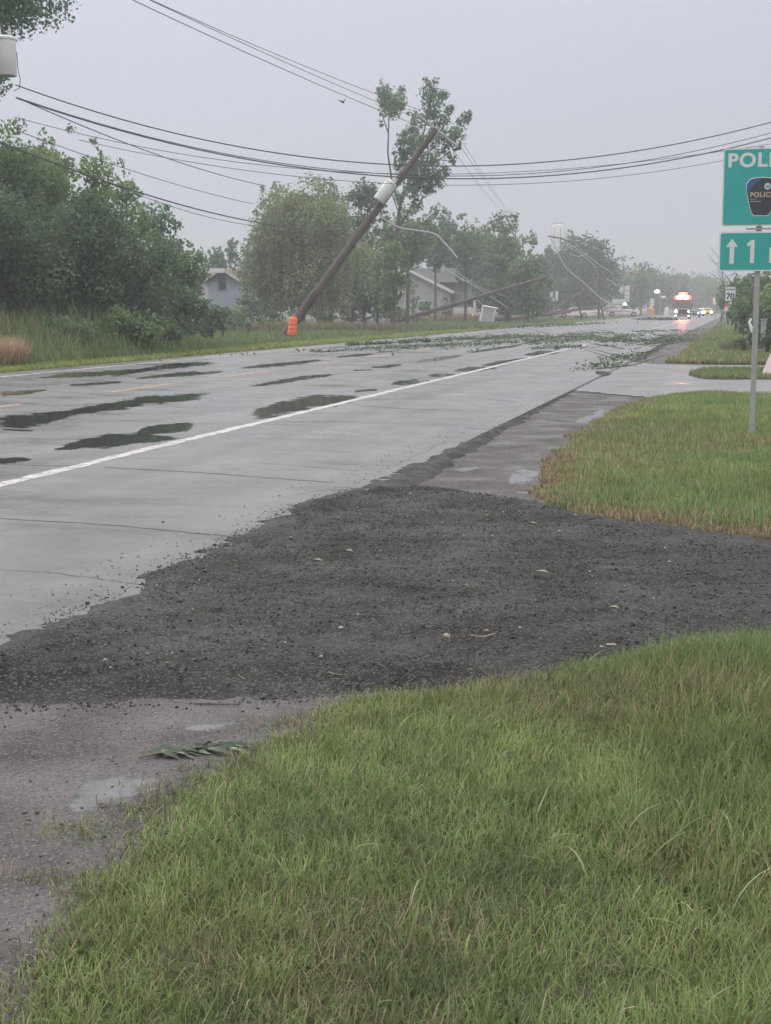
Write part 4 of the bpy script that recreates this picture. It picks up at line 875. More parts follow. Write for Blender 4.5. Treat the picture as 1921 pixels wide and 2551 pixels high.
# grey cabinet lifted beside the broken pole
gb = dep(1050, 697, 142); gb.z = 0; e_ = empty('metal_box', gb, 'light grey metal box tipped over beside the broken poles', 'metal box', rz=R(25))
Mx = Matrix.Rotation(R(10), 4, 'Y') @ Matrix.Rotation(R(8), 4, 'X')
MB().box((0, 0, .85), (1.35, .75, 1.5), Mx).build('body', M['greybox'], e_, bevel=.03)
MB().box((.55, -.40, .85), (.13, .05, 1.6), Mx).build('edge_trim', M['trimw'], e_)
MB().tube([Mx @ Vector((-.6, 0, 1.6)), Mx @ Vector((-1.2, 0, 2.0)), Mx @ Vector((-1.6, 0, 2.05))], .04, 6).build('conduit', M['galv'], e_)
MB().box((.1, 0, 1.64), (1.5, .9, .06), Mx).build('lid', M['trimw'], e_)

# ------------------------------------------------------------------ traffic barrel
p = Vector(at(630, 729)); tb = empty('traffic_barrel', p, 'orange traffic barrel in front of the foot of the leaning pole', 'traffic barrel'); tb.rotation_euler = (R(-2), R(6), 0)
zz = [0.05, .26, .29, .48, .51, .70, .73, .92]
MB().lathe([(.30, 0), (.31, .05), (.31, .12), (.27, .13)], 24).build('base', M['rubber'], tb, True)
prof = [(.245, .10), (.243, .28), (.233, .29), (.231, .50), (.222, .51), (.220, .72), (.211, .73), (.209, .94), (.19, 1.0), (.14, 1.04)]
MB().lathe(prof, 24).build('body', M['orange'], tb, True)
for z0, r_ in ((.30, .236), (.52, .2245), (.745, .214), (.90, .213)):
    MB().lathe([(r_-.003, z0), (r_+.001, z0+.005), (r_-.002, z0+.045), (r_-.006, z0+.05)], 24).build('reflective_band', M['band'], tb, True)
MB().tube([(-.09, 0, 1.03), (-.07, 0, 1.10), (.07, 0, 1.10), (.09, 0, 1.03)], .018, 6).build('handle', M['orange'], tb)

# ------------------------------------------------------------------ signs
def rrect(w_, h_, r_, cx_=0, cz_=0, n=6):
    P = []
    for (sx, sz, a0) in ((1, 1, 0), (-1, 1, 90), (-1, -1, 180), (1, -1, 270)):
        for k in range(n+1):
            a = R(a0+90*k/n); P.append((cx_+sx*(w_/2-r_)+r_*math.cos(a), cz_+sz*(h_/2-r_)+r_*math.sin(a)))
    return P
def text(parent, s, x_, z_, y_, size, mt, bold=0, name='lettering', align='CENTER', sx=1., depth=.0015, spacing=1.):
    cu = bpy.data.curves.new(name, 'FONT'); cu.body = s; cu.size = size; cu.align_x = align; cu.align_y = 'BOTTOM_BASELINE'; cu.offset = bold; cu.extrude = depth; cu.space_character = spacing
    tmp = bpy.data.objects.new('tmp', cu); col.objects.link(tmp); bpy.context.view_layer.update()
    me = bpy.data.meshes.new_from_object(tmp.evaluated_get(bpy.context.evaluated_depsgraph_get()))
    bpy.data.objects.remove(tmp); me.materials.clear()
    o = link(name, me, mt, parent); o.location = (x_, y_, z_); o.rotation_euler = (R(90), 0, 0); o.scale = (sx, 1, 1); return o
sp = Vector(at(1630, 948, -.05)); spx = sp.x-.035
PS = empty('police_sign', (spx, sp.y, -.06), 'green road sign reading POLICE above an arrow and 1 km, on a grey steel post', 'road sign')
pp = MB()   # U-channel post
pp.prism([(-.032, -.02), (-.032, .02), (-.022, .02), (-.022, -.008), (.022, -.008), (.022, .02), (.032, .02), (.032, -.02)], 'z', 0, 3.42)
post = pp.build('post', M['galv'], PS)
DP = -spx*math.sin(TH)+sp.y*math.cos(TH)
def sz_(dy): return zat(dy, DP)+.06
xl = (1560-1636)*S/F*DP/math.cos(TH)
zt, zb = sz_(328), sz_(492); W_ = .905; xc0 = 0.02
up_ = empty('police_panel', (0, 0, 0), None, None); up_.parent = PS
def panel(parent, name, xc, z0, z1, w_, mt_face, r_=.035, border=.018, y0=-.035):
    h_ = z1-z0; zc_ = (z0+z1)/2
    pl = MB().prism(rrect(w_, h_, r_, xc, zc_), 'y', y0-.004, y0).build(name, M['signwhite'], parent)
    f = MB().prism(rrect(w_-2*border, h_-2*border, r_*.6, xc, zc_), 'y', y0-.0062, y0-.0042).build('face', mt_face, pl)
    return pl
bpy.data.objects.remove(up_)
up_ = panel(PS, 'upper_panel', xc0, zb, zt, W_, M['green'])
yb = -.042; xL = xc0-W_/2; ux = W_/ (1724.-1560.)   # metres per photo pixel on the sign
def sx_(px): return xL+(px-1560)*ux
ph = (zt-zb)/(492-328.)
def sy_(py): return zt-(py-328)*ph
text(up_, 'POLICE', xc0+.012, sy_(367), yb, .218, M['signwhite'], .0075, sx=1.06, spacing=1.12)
# shoulder-patch badge
def shield(k):
    bw = .185*k; P = []
    P += [(-bw*.97, .09*k), (-bw*.93, .155*k), (-bw*.78, .195*k)]
    for a in np.linspace(-.6, .6, 7): P.append((a*bw, (.222-.02*abs(a)**2*1.2)*k))
    P += [(bw*.78, .195*k), (bw*.93, .155*k), (bw*.97, .09*k), (bw*.80, -.06*k), (bw*.62, -.18*k), (bw*.50, -.215*k), (bw*.36, -.225*k), (-bw*.36, -.225*k), (-bw*.50, -.215*k), (-bw*.62, -.18*k), (-bw*.80, -.06*k)]
    return P
bx, bz = sx_(1641), sy_(430)
def off(P, x_, z_): return [(a+x_, b+z_) for a, b in P]
bd = MB().prism(off(shield(1.0), bx, bz), 'y', -.0445, -.0418).build('badge', M['signwhite'], up_)
MB().prism(off(shield(.955), bx, bz), 'y', -.0458, -.0446).build('badge_face', M['navy'], bd)
P = [(-.165, .085), (-.158, .145), (-.135, .178)]+[(a*.177, .2) for a in (-.55, -.3, -.05)]+[(-.06, .165), (-.12, .10), (-.15, .03)]
MB().prism(off(P, bx, bz), 'y', -.0468, -.0459).build('badge_corner', M['blue'], bd)
cir = [(.065+.036*math.cos(R(a)), .115+.038*math.sin(R(a))) for a in range(0, 360, 20)]
MB().prism(off(cir, bx, bz), 'y', -.0468, -.0459).build('badge_emblem', M['signwhite'], bd)
em = MB()
for (a, b) in (((.045, .135), (.055, .095)), ((.055, .095), (.066, .125)), ((.066, .125), (.078, .095)), ((.078, .095), (.088, .135))):
    v = Vector((b[0]-a[0], 0, b[1]-a[1])); n_ = Vector((-v.z, 0, v.x)).normalized()*.004
    em.prism([(bx+a[0]+n_.x, bz+a[1]+n_.z), (bx+a[0]-n_.x, bz+a[1]-n_.z), (bx+b[0]-n_.x, bz+b[1]-n_.z), (bx+b[0]+n_.x, bz+b[1]+n_.z)], 'y', -.0476, -.0469)
em.build('emblem_mark', M['blue'], bd)
text(bd, 'POLICE', bx+.005, bz-.005, -.047, .078, M['gold'], .0022, spacing=1.08)
sm = MB()
for x_, wd_ in ((-.115, .02), (-.09, .018), (-.068, .012)): sm.box((bx+x_, -.0465, bz-.032), (wd_, .001, .009))
for x_, wd_ in ((-.115, .022), (-.088, .024), (-.058, .02), (-.034, .018), (-.012, .014)): sm.box((bx+x_, -.0465, bz-.056), (wd_, .001, .011))
sm.build('small_lettering', M['galv'], bd)
for z_ in (zt-.012, zb+.012): MB().lathe([(.008, 0), (.008, .004), (.0, .005)], 8).build('bolt', M['galv'], up_).matrix_local = Matrix.Translation((0, -.042, z_)) @ Matrix.Rotation(R(90), 4, 'X')
zt2, zb2 = sz_(503), sz_(587)
low = panel(PS, 'lower_panel', xc0-.012, zb2, zt2, W_+.012, M['green'])
def s2(py): return zt2-(py-503)*(zt2-zb2)/84.
ax_, az0, az1 = sx_(1584), s2(571), s2(518)
aw = .064
MB().prism([(ax_-.026, az0), (ax_+.026, az0), (ax_+.026, az1-.095), (ax_+aw, az1-.095), (ax_+aw, az1-.085), (ax_, az1), (ax_-aw, az1-.085), (ax_-aw, az1-.095), (ax_-.026, az1-.095)], 'y', -.0435, -.0418).build('arrow', M['signwhite'], low)
n1 = sx_(1626); MB().prism([(n1-.022, s2(570)), (n1+.024, s2(570)), (n1+.024, s2(521)), (n1-.010, s2(521)), (n1-.060, s2(528)), (n1-.056, s2(535)), (n1-.022, s2(532))], 'y', -.0435, -.0418).build('numeral', M['signwhite'], low)
text(low, 'km', sx_(1688), s2(568), yb, .235, M['signwhite'], .008, sx=1.05)
MB().box((0, -.026, (zb+zt2)/2), (.30, .012, .02)).build('bracket', M['galv'], PS)

# 70 sign
D7 = 90; p = gnd(1577, D7); s7 = empty('speed_limit_sign', p, 'white MAXIMUM 70 speed limit sign on the right verge', 'road sign')
MB().tube([(0, 0, -.1), (0, 0, zat(620, D7))], .04, 6).build('post', M['galv'], s7)
z0, z1 = zat(650, D7), zat(620, D7)
pl = MB().prism(rrect(.62, z1-z0, .05, 0, (z0+z1)/2), 'y', -.06, -.045).build('panel', M['signwhite'], s7)
text(pl, 'MAXIMUM', 0, z1-.20, -.063, .12, M['black'], .003); text(pl, '70', 0, z0+.12, -.063, .50, M['black'], .015, 'numeral')
MB().box((.02, -.05, z0-.13), (.20, .01, .10), Matrix.Rotation(0, 4, 'X')).build('tag_plate', M['signwhite'], s7)
def simple_sign(name, label, cx_, y0, y1, w_px, D, face, cat='road sign', grp=None, legs=1, panel_name='panel'):
    p = gnd(cx_, D); e_ = empty(name, p, label, cat, grp); w_ = w_px*S/F*D; z0, z1 = zat(y1, D), zat(y0, D)
    for i in range(legs):
        xo = 0 if legs == 1 else (-1 if i == 0 else 1)*w_*.4
        MB().tube([(xo, .03, -.1), (xo, .03, z1-.05)], .05, 6).build('post', M['galv'], e_)
    pn = MB().prism(rrect(w_, z1-z0, .05, 0, (z0+z1)/2), 'y', -.05, -.02).build(panel_name, face, e_)
    return e_, z0, z1, w_
simple_sign('road_sign', 'small white sign far off on the right verge, left of the 70 sign', 1545.5, 643, 658, 12, 190, M['signwhite'])
e_, z0, z1, w_ = simple_sign('red_white_panel', 'small red and white panel low on the verge under the 70 sign', 1570, 656, 672, 9, 96, M['signwhite'], 'sign')
MB().box((-.02, -.056, z1-.10), (w_*.9, .01, .22)).build('red_field', M['hot_red'] if False else mat('faded_red', (.75, .12, .14), .5), e_)
e_, z0, z1, w_ = simple_sign('white_sign', 'pair of white boards on a post beside the dark trees, left of the white car', 1197, 629, 650, 17, 205, M['signwhite'], 'sign')
MB().box((0, -.058, (z0+z1)/2+.25), (w_*.25, .012, (z1-z0)*.6)).build('dark_gap', M['black'], e_)
e_, z0, z1, w_ = simple_sign('yellow_sign', 'small round yellow marker low beside the dark trees', 1162, 660, 668, 8, 200, M['gold'], 'sign')
e_, z0, z1, w_ = simple_sign('red_sign', 'red and white shop sign behind the thin slanting pole', 1281, 634, 657, 20, 235, M['brickred'], 'sign', legs=2)
MB().box((0, -.06, z0+.45), (w_*.85, .02, .85)).build('dark_panel', M['black'], e_); MB().box((0, -.06, z0+1.0), (w_*.9, .02, .1)).build('white_strip', M['signwhite'], e_)
e_, z0, z1, w_ = simple_sign('pylon_sign', 'tall pylon of stacked white sign boards above the white pickup', 1354, 617, 652, 11, 262, M['signwhite'], 'sign')
s_ = S/F*262
MB().box((-13*s_, -.04, zat(626, 262)), (11*s_, .06, 17*s_)).build('side_board', M['signwhite'], e_)
for yy in (628, 638, 645): MB().box((0, -.06, zat(yy, 262)), (w_*.9, .02, .12)).build('divider', M['galv'], e_)
MB().box((11*s_, -.04, zat(623, 262)), (6*s_, .06, 12*s_)).build('red_board', M['brickred'], e_)
e_, z0, z1, w_ = simple_sign('white_board', 'low white board behind the roof of the pickup', 1336, 646, 656, 27, 250, M['signwhite'], 'sign', legs=2)
e_, z0, z1, w_ = simple_sign('pale_marker', 'pale upright marker board right of the pickup', 1408.5, 645, 662, 9, 245, M['signwhite'], 'sign')
p = gnd(1407, 243); hy = empty('fire_hydrant', p, 'orange yellow hydrant shaped post just right of the pickup', 'hydrant')
MB().lathe([(.45, 0), (.45, .1), (.34, .12), (.34, 1.2), (.42, 1.22), (.42, 1.35), (.28, 1.6), (.1, 1.75)], 12).build('body', M['yellow'], hy, True)
MB().tube([(-.6, 0, .9), (.6, 0, .9)], .16, 8).build('nozzle', M['orange'], hy)
MB().lathe([(.10, 1.74), (.13, 1.8), (.0, 1.9)], 8).build('cap', M['orange'], hy)
p = gnd(1440, 255); wb = empty('white_bin', p, 'short white post at the road side left of the fire truck', 'post')
MB().lathe([(.35, 0), (.35, 1.3), (.3, 1.5), (.1, 1.6)], 10).build('body', M['signwhite'], wb, True)

# street lamp with warm light, plus another curved pale lamp head
def street_lamp(label, cx_, yt, D, lit):
    p = gnd(cx_+6, D); e_ = empty('street_lamp', p, label, 'street lamp', 'street lamps'); zt_ = zat(yt, D); w_ = 7*S/F*D
    MB().tube([(0, 0, -.1), (0, 0, zt_-.3), (-w_*.4, 0, zt_+.15), (-w_, 0, zt_+.1)], [.09, .07, .05, .05], 6).build('pole', M['galv'], e_)
    MB().lathe([(.1, .12), (.42, .05), (.5, -.15), (.38, -.35), (.1, -.42)], 12, (-w_, 0, zt_)).build('lamp_head', M['sodium'] if lit else M['signwhite'], e_, True)
street_lamp('street lamp glowing warm yellow left of the fire truck', 1420, 628, 250, True)
street_lamp('unlit pale street lamp head between the glowing lamp and the fire truck', 1434, 641, 262, False)

# pale cloth flaring at right edge
p = Vector(at(1670, 811, 0)); ck = empty('draped_cloth', p, 'pale pink striped cloth flaring out at the right edge beside the sign post', 'cloth')
nf = 48; V = []; fcs = []
for j, (r_, z_) in enumerate([(.24, .0), (.22, .05), (.185, .16), (.145, .28), (.11, .38), (.075, .46), (.05, .50), (.01, .52)]):
    for k in range(nf):
        a = 2*math.pi*k/nf; q = r_*(1+(.10 if j < 5 else .05)*math.sin(9*a+.3*j)); V.append((q*math.cos(a), q*math.sin(a)*.8, z_+(.02*math.sin(9*a) if j == 0 else 0)))
for j in range(7):
    for k in range(nf): fcs.append((j*nf+k, j*nf+(k+1) % nf, (j+1)*nf+(k+1) % nf, (j+1)*nf+k))
m = MB(); m.add(V, fcs); m.build('cloth', M['cloth'], ck, True)
MB().tube([(.04, 0, .4), (.03, 0, .8), (.05, 0, 1.15)], [.035, .06, .04], 8).build('wooden_stake', M['fresh'], ck)
# torn white strip and grey post in the right-hand shrubs
o = MB().tube([dep(1623, 688, 44), dep(1619, 697, 44), dep(1622, 706, 44), dep(1626, 717, 44)], [.03, .04, .05, .07], 6).build('white_strip', M['signwhite']); tag(o, 'twisted strip of white plastic caught in the shrubs left of the grey post', 'plastic strip')
p = gnd(1651, 47); ms = empty('mailbox_post', p, 'dark grey wide post in the shrubs right of the sign post', 'post')
MB().box((0, 0, .45), (.17, .17, 1.3)).build('post', M['galv'], ms, bevel=.01); MB().box((0, 0, 1.12), (.22, .22, .05)).build('cap', M['galv'], ms)

# ------------------------------------------------------------------ vehicles
def wheel(parent, x_, y_, r_=.38, wd=.24):
    o = MB().lathe([(r_*.55, -wd/2), (r_, -wd/2+.02), (r_, wd/2-.02), (r_*.55, wd/2)], 20).build('wheel', M['rubber'], parent, True)
    o.matrix_local = Matrix.Translation((x_, y_, r_)) @ Matrix.Rotation(R(90), 4, 'X')
    MB().lathe([(.0, -wd/2-.01), (r_*.56, -wd/2-.01), (r_*.56, wd/2+.01), (.0, wd/2+.01)], 14).build('rim', M['rim'], o)
def vehicle(name, label, cat, loc, rz, L_, W_, Hh, body, cabin, mt, group=None, wr=.36, lights=None, lm='hot_white', wx=None):
    """body: side profile (x,z) of the lower shell; cabin: side profile of the glasshouse; x forward"""
    e_ = empty(name, loc, label, cat, group, rz)
    MB().prism(body, 'y', -W_/2, W_/2).build('body', mt, e_, bevel=.05)
    cw = W_*.42; m = MB(); n = len(cabin); inn = .12
    zmx = max(z for _, z in cabin); zmn = min(z for _, z in cabin)
    vs = []
    for sg in (-1, 1):
        for (x_, z_) in cabin:
            t = (z_-zmn)/(zmx-zmn); vs.append((x_, sg*(W_/2-.03-inn*t), z_))
    m.add(vs, [tuple(range(n)), tuple(range(n, 2*n))[::-1]]+[(i, i+n, (i+1) % n+n, (i+1) % n) for i in range(n)])
    cb_ = m.build('cabin', mt, e_)
    # side glass: shrunken outline set just proud of the cabin
    cx_ = sum(x for x, _ in cabin)/n; cz_ = sum(z for _, z in cabin)/n
    for sg in (-1, 1):
        q = [(cx_+(x-cx_)*.86, cz_+(z-cz_)*.70) for x, z in cabin]; vs = []
        for (x_, z_) in q:
            t = (z_-zmn)/(zmx-zmn); vs.append((x_, sg*(W_/2-.03-inn*t+.012), z_))
        MB().add(vs, [tuple(range(n))]).build('side_window', M['glass'], e_)
    # windscreen on the forward sloping edge
    k = max(range(n), key=lambda i: -1e9 if abs(cabin[i][1]-zmn) > .05 else cabin[i][0]); f0 = cabin[k]
    tops = [c_ for c_ in cabin if abs(c_[1]-zmx) < .12]; f1 = max(tops, key=lambda c_: c_[0])
    a = [(f0[0]+.012-.08*(f0[0]-f1[0]), f0[1]+.08), (f1[0]+.02+.04*(f0[0]-f1[0]), f1[1]-.06)]
    MB().add([(a[0][0]+.01, -W_/2+.14, a[0][1]), (a[0][0]+.01, W_/2-.14, a[0][1]), (a[1][0]+.02, W_/2-.26, a[1][1]), (a[1][0]+.02, -W_/2+.26, a[1][1])], [(0, 1, 2, 3)]).build('windscreen', M['glass'], e_)
    for x_ in (wx or (L_*.31, -L_*.31)):
        for sg in (-1, 1): wheel(e_, x_, sg*(W_/2-.10), wr)
    xf = max(x for x, _ in body)
    for sg in (-1, 1):
        z_ = .72; o = MB().lathe([(.0, -.03), (.11, -.03), (.13, .0), (.10, .04), (.0, .05)], 12).build('headlight', M[lm] if lights else M['ceram'], e_, True)
        o.matrix_local = Matrix.Translation((xf+.02, sg*(W_/2-.28), z_)) @ Matrix.Rotation(R(90), 4, 'Y') @ Matrix.Scale(lights or 1, 4)
    MB().box((xf+.01, 0, .45), (.12, W_*.96, .16)).build('bumper', M['rubber'], e_)
    MB().box((xf-.0, 0, .68), (.05, W_*.45, .16)).build('grille', M['black'], e_)
    return e_
TR_body = [(-2.8, .42), (-2.8, 1.02), (-.1, 1.10), (1.15, 1.12), (1.3, 1.08), (2.55, .98), (2.72, .85), (2.75, .42), (2.2, .36), (-2.3, .36)]
p = gnd(1344, 226); p.z = .14
pk = vehicle('pickup_truck', 'white pickup with a cap, red side stripe and lit beacon parked across the verge', 'pickup truck', p, 0+R(10), 5.6, 1.95, 1.9, TR_body, [(-.15, 1.08), (-.1, 1.82), (.75, 1.82), (1.35, 1.08)], M['carwhite'], wr=.40, wx=(1.75, -1.65))
MB().prism([(-2.76, 1.0), (-2.70, 1.80), (-.2, 1.84), (-.2, 1.05)], 'y', -.93, .93).build('bed_cap', M['carwhite'], pk, bevel=.05)
for sg in (-1, 1): MB().prism([(-2.7, .98), (-1.2, .86), (0, .92), (1.6, .78), (2.5, .80), (1.6, .70), (0, .80), (-1.2, .74), (-2.7, .84)], 'y', sg*.985-.006, sg*.985+.006).build('stripe', M['stripe'], pk)
MB().lathe([(.26, 1.83), (.28, 2.0), (.16, 2.12), (.0, 2.14)], 12, (.45, 0, 0)).build('beacon', M['hot_white'], pk, True)
SD_body = [(-2.3, .35), (-2.35, .80), (-2.2, .95), (-1.2, 1.0), (1.0, .98), (2.1, .82), (2.3, .65), (2.3, .35)]
SD_cab = [(-1.5, .95), (-.9, 1.42), (.3, 1.45), (1.15, .95)]
p = gnd(1240, 200); p.z = .12
vehicle('white_car', 'white car parked on the verge, half hidden by the tangled pole', 'car', p, R(190), 4.6, 1.8, 1.45, SD_body, SD_cab, M['carwhite'])
p = gnd(1274, 207); p.z = .10
c2 = vehicle('white_car', 'white car with a pink stripe just left of the pickup', 'car', p, R(5), 4.6, 1.8, 1.45, SD_body, SD_cab, M['carwhite'])
for sg in (-1, 1): MB().box((0, sg*.91, .68), (4, .012, .14)).build('stripe', M['stripe'], c2)
p = gnd(1068, 160)
vehicle('white_car', 'car glimpsed behind the grey metal box near the house', 'car', p, R(170), 4.6, 1.8, 1.45, SD_body, SD_cab, M['carwhite'], lights=.8, lm='amber')
GQ = 'vehicles queued behind the fire truck'
for (l, cx_, D_, pm, lm, ls) in [('dark car with pale headlights right behind the fire truck', 1500, 225, 'glass', 'hot_blue', 1.4), ('light car with warm headlights second behind the fire truck', 1510, 250, 'carwhite', 'hot_white', 1.6),
                                 ('car with bright yellow lights furthest right in the queue', 1529, 262, 'yellow', 'amber', 2.2), ('car with a single row of warm lights at the back of the queue', 1518, 300, 'carwhite', 'sodium', 1.5)]:
    vehicle('car', l, 'car', gnd(cx_, D_), R(-88), 4.6, 1.8, 1.45, SD_body, SD_cab, M[pm], GQ, lights=ls, lm=lm)

# fire truck, front towards us
p = gnd(1475, 190); ft = empty('fire_truck', p, 'red fire truck with flashing roof lights coming towards us on the wet road', 'fire truck', rz=R(-89)); ft.scale = (.92, .88, .92)
MB().box((-3.1, 0, 1.75), (5.6, 2.35, 2.4)).build('rear_body', M['carred'], ft, bevel=.05)
MB().prism([(-.3, .55), (-.3, 2.75), (1.35, 2.75), (1.62, 1.65), (1.7, .55)], 'y', -1.15, 1.15).build('cab', M['carred'], ft, bevel=.05)
MB().add([(1.70-.055, -1.0, 1.62), (1.70-.055, 1.0, 1.62), (1.42, .98, 2.52), (1.42, -.98, 2.52)], [(0, 1, 2, 3)]).build('windscreen', M['glass'], ft)
for sg in (-1, 1):
    MB().prism([(.1, 1.65), (.1, 2.45), (1.1, 2.45), (1.35, 1.65)], 'y', sg*1.16-.006, sg*1.16+.006).build('side_window', M['glass'], ft)
    for x_ in (.9, -3.6): wheel(ft, x_, sg*1.0, .5, .3)
    MB().box((1.45, sg*1.38, 1.95), (.12, .16, .5)).build('mirror', M['black'], ft)
MB().box((1.74, 0, 1.08), (.06, 1.1, .66)).build('grille', M['black'], ft)
MB().box((1.95, 0, .58), (.5, 2.35, .34)).build('bumper', M['chrome'], ft, bevel=.03)
MB().box((1.73, 0, 1.50), (.04, 2.1, .10)).build('white_band', M['signwhite'], ft)
o = MB().lathe([(.0, -.03), (.20, -.03), (.22, .02), (.0, .06)], 14).build('headlight', M['hot_white'], ft, True); o.matrix_local = Matrix.Translation((1.78, -.93, 1.15)) @ Matrix.Rotation(R(90), 4, 'Y')
o = MB().lathe([(.0, -.03), (.14, -.03), (.16, .02), (.0, .06)], 14).build('headlight', M['sodium'], ft, True); o.matrix_local = Matrix.Translation((1.78, .93, 1.15)) @ Matrix.Rotation(R(90), 4, 'Y')
for sg in (-1, 1):
    o = MB().lathe([(.0, -.03), (.12, -.03), (.12, .02), (.0, .05)], 12).build('fog_light', M['hot_white'] if sg < 0 else M['sodium'], ft, True); o.matrix_local = Matrix.Translation((2.22, sg*.95, .5)) @ Matrix.Rotation(R(90), 4, 'Y')
MB().box((.95, 0, 2.81), (.5, 2.1, .10)).build('light_bar_base', M['black'], ft)
for sg in (-1, 1):
    MB().box((.95, sg*.46, 3.12), (.42, .72, .46)).build('roof_light', M['hot_pink'], ft, bevel=.05)
    MB().box((.95, sg*1.02, 3.08), (.36, .34, .50)).build('red_halo_lens', M['hot_red'], ft, bevel=.03)  # red lenses enlarged, their glow imitates the halo beside the lamps
MB().box((.75, 0, 3.60), (.34, 1.3, .42)).build('red_halo_lens', M['hot_red'], ft, bevel=.03)  # added glowing block, stands in for the red halo above the roof lights
pl_ = bpy.data.lights.new('beacon_light', 'POINT'); pl_.energy = 900; pl_.color = (1, .16, .10); pl_.shadow_soft_size = .4
plo = bpy.data.objects.new('beacon_light', pl_); col.objects.link(plo); plo.location = (1.3, 0, 3.9); plo.parent = ft

# ------------------------------------------------------------------ houses
def wallbox(P, name, mt, parent, x0, x1, y0, y1, z0, z1): return MB().box(((x0+x1)/2, (y0+y1)/2, (z0+z1)/2), (x1-x0, y1-y0, z1-z0)).build(name, mt, parent)
# blue barn: gambrel-like gable end facing us
D_ = 112; p = gnd(484, D_); bn = empty('blue_barn', p, 'pale blue shed with a gable end and white trim half hidden by brush', 'shed', rz=R(16))
w_ = 33*S/F*D_; ze = zat(610, D_)+.1; zr = zat(588, D_)
MB().prism([(-w_, -.1), (w_, -.1), (w_, ze), (w_*.1, zr), (-w_*.1, zr), (-w_, ze)], 'y', 0, 6).build('wall', M['bluesiding'], bn)
rf = MB()
for sg in (-1, 1): rf.prism([(sg*w_*1.12, ze-.12), (sg*w_*1.12, ze+.02), (0, zr+.22), (0, zr+.08)], 'y', -.35, 6.3)
rf.build('roof', M['roofbrown'], bn)
MB().prism([(w_*1.14, ze-.16), (w_*1.14, ze+.0), (0, zr+.20), (0, zr+.04)], 'y', -.42, -.36).build('fascia', M['trimw'], bn)
MB().box((-w_*.1, -.03, zr-.9), (.55, .06, .95)).build('window', M['glass'], bn)
MB().box((-w_*.6, -.5, zr+.1), (1.6, .6, .35)).build('white_roof_sheet', M['trimw'], bn)
# brown-roofed house behind
D_ = 128; p = gnd(505, D_); bh = empty('brown_roof_house', p, 'cream house with a brown shingle roof behind the blue shed', 'house', rz=R(14))
w_ = 72*S/F*D_; ze = zat(606, D_); zr = zat(578, D_)
wallbox(0, 'wall', M['siding'], bh, -w_, w_, 0, 7, -.1, ze)
MB().prism([(-.5, ze-.08), (3.5, zr), (7.5, ze-.08)], 'x', -w_*1.05, w_*1.05).build('roof', M['roofbrown'], bh)
for x_ in (-2.2, .3, 2.1):
    wn = MB().box((x_, -.02, 1.6), (1.1, .06, 1.1)).build('window', M['trimw'], bh); MB().box((x_, -.06, 1.6), (.92, .03, .92)).build('pane', M['glass'], wn)
# white house with porch
D_ = 168; g_ = gnd(886, D_); wh = empty('white_house', g_, 'white house with a grey roof and a columned porch behind the slanting broken pole', 'house', rz=R(6))
s_ = S/F*D_
zt_ = zat(586, D_); ze = zat(628, D_)
gw = 4.7; ln = 6.5
M['dullsiding'] = varied('dull_siding', (.34, .335, .34), (.42, .415, .42), 2, (.6, .8))
MB().prism([(-gw, -.1), (gw, -.1), (gw, ze), (0, zt_-.15), (-gw, ze)], 'y', 0, ln).build('wall', M['dullsiding'], wh)
rf = MB()
for sg in (-1, 1): rf.prism([(sg*(gw+.4), ze-.35), (sg*(gw+.4), ze-.15), (0, zt_+.12), (0, zt_-.08)], 'y', -.5, ln+.5)
rf.build('roof', M['roofgrey'], wh)
for sg in (-1, 1): MB().prism([(sg*(gw+.42), ze-.40), (sg*(gw+.42), ze-.12), (0, zt_+.16), (0, zt_-.14)], 'y', -.58, -.505).build('fascia', M['trimw'], wh)
pc = MB().prism([(gw+.42, ze-.35), (gw+.42, ze-.15), (gw+3.0, ze-.75), (gw+3.0, ze-.95)], 'y', -.3, ln*.8).build('porch_roof', M['roofgrey'], wh)
MB().box((gw+3.03, ln*.38, ze-.85), (.06, ln*.8+.3, .25)).build('porch_fascia', M['trimw'], wh)
for k in range(5): MB().tube([(gw+2.8, .0+k*ln*.19, -.1), (gw+2.8, .0+k*ln*.19, ze-.9)], .10, 8).build('column', M['trimw'], wh)
MB().box((gw+1.4, ln*.38, .2), (2.9, ln*.78, .35)).build('porch_deck', M['galv'], wh)
MB().box((gw+1.6, -.2, .95), (2.4, .06, 1.2)).build('porch_side', M['siding'], wh)
for x_ in (-2.2, 1.6):
    wn = MB().box((x_, -.03, 1.7), (1.3, .06, 1.3)).build('window', M['trimw'], wh); MB().box((x_, -.07, 1.7), (1.1, .03, 1.1)).build('pane', M['glass'], wn)
for y_ in (2, 5):
    wn = MB().box((gw+.03, y_, 1.7), (.06, 1.2, 1.3)).build('window', M['trimw'], wh); MB().box((gw+.07, y_, 1.7), (.03, 1.0, 1.1)).build('pane', M['glass'], wn)
MB().prism([(5.2, zt_-1.2), (7.2, zt_+.55), (9.2, zt_-1.2)], 'x', -1.5, gw+2.2).build('rear_roof', M['roofgrey'], wh)
MB().box((gw*.5+.3, 8.2, (zt_-1.2)/2), (gw+3, 1.6, zt_-1.3)).build('rear_wall', M['siding'], wh)
MB().box((3.2, 6.9, zt_+.9), (.5, .5, 1.6)).build('chimney', M['galv'], wh)
# roadside building far off
D_ = 300; p = gnd(1328, D_); bl_ = empty('roadside_building', p, 'small white roadside building beside the pylon sign', 'building'); s_ = S/F*D_
z0, z1 = 0, zat(612, D_)
wallbox(0, 'wall', M['siding'], bl_, -17*s_, 17*s_, 0, 8, -.1, z1-.4); MB().box((0, 4, z1-.2), (36*s_, 8.6, .4)).build('roof', M['trimw'], bl_)
for x_ in (-2, .8): MB().box((x_, -.03, z1-2.2), (1.3, .06, 1.5)).build('window', M['glass'], bl_)
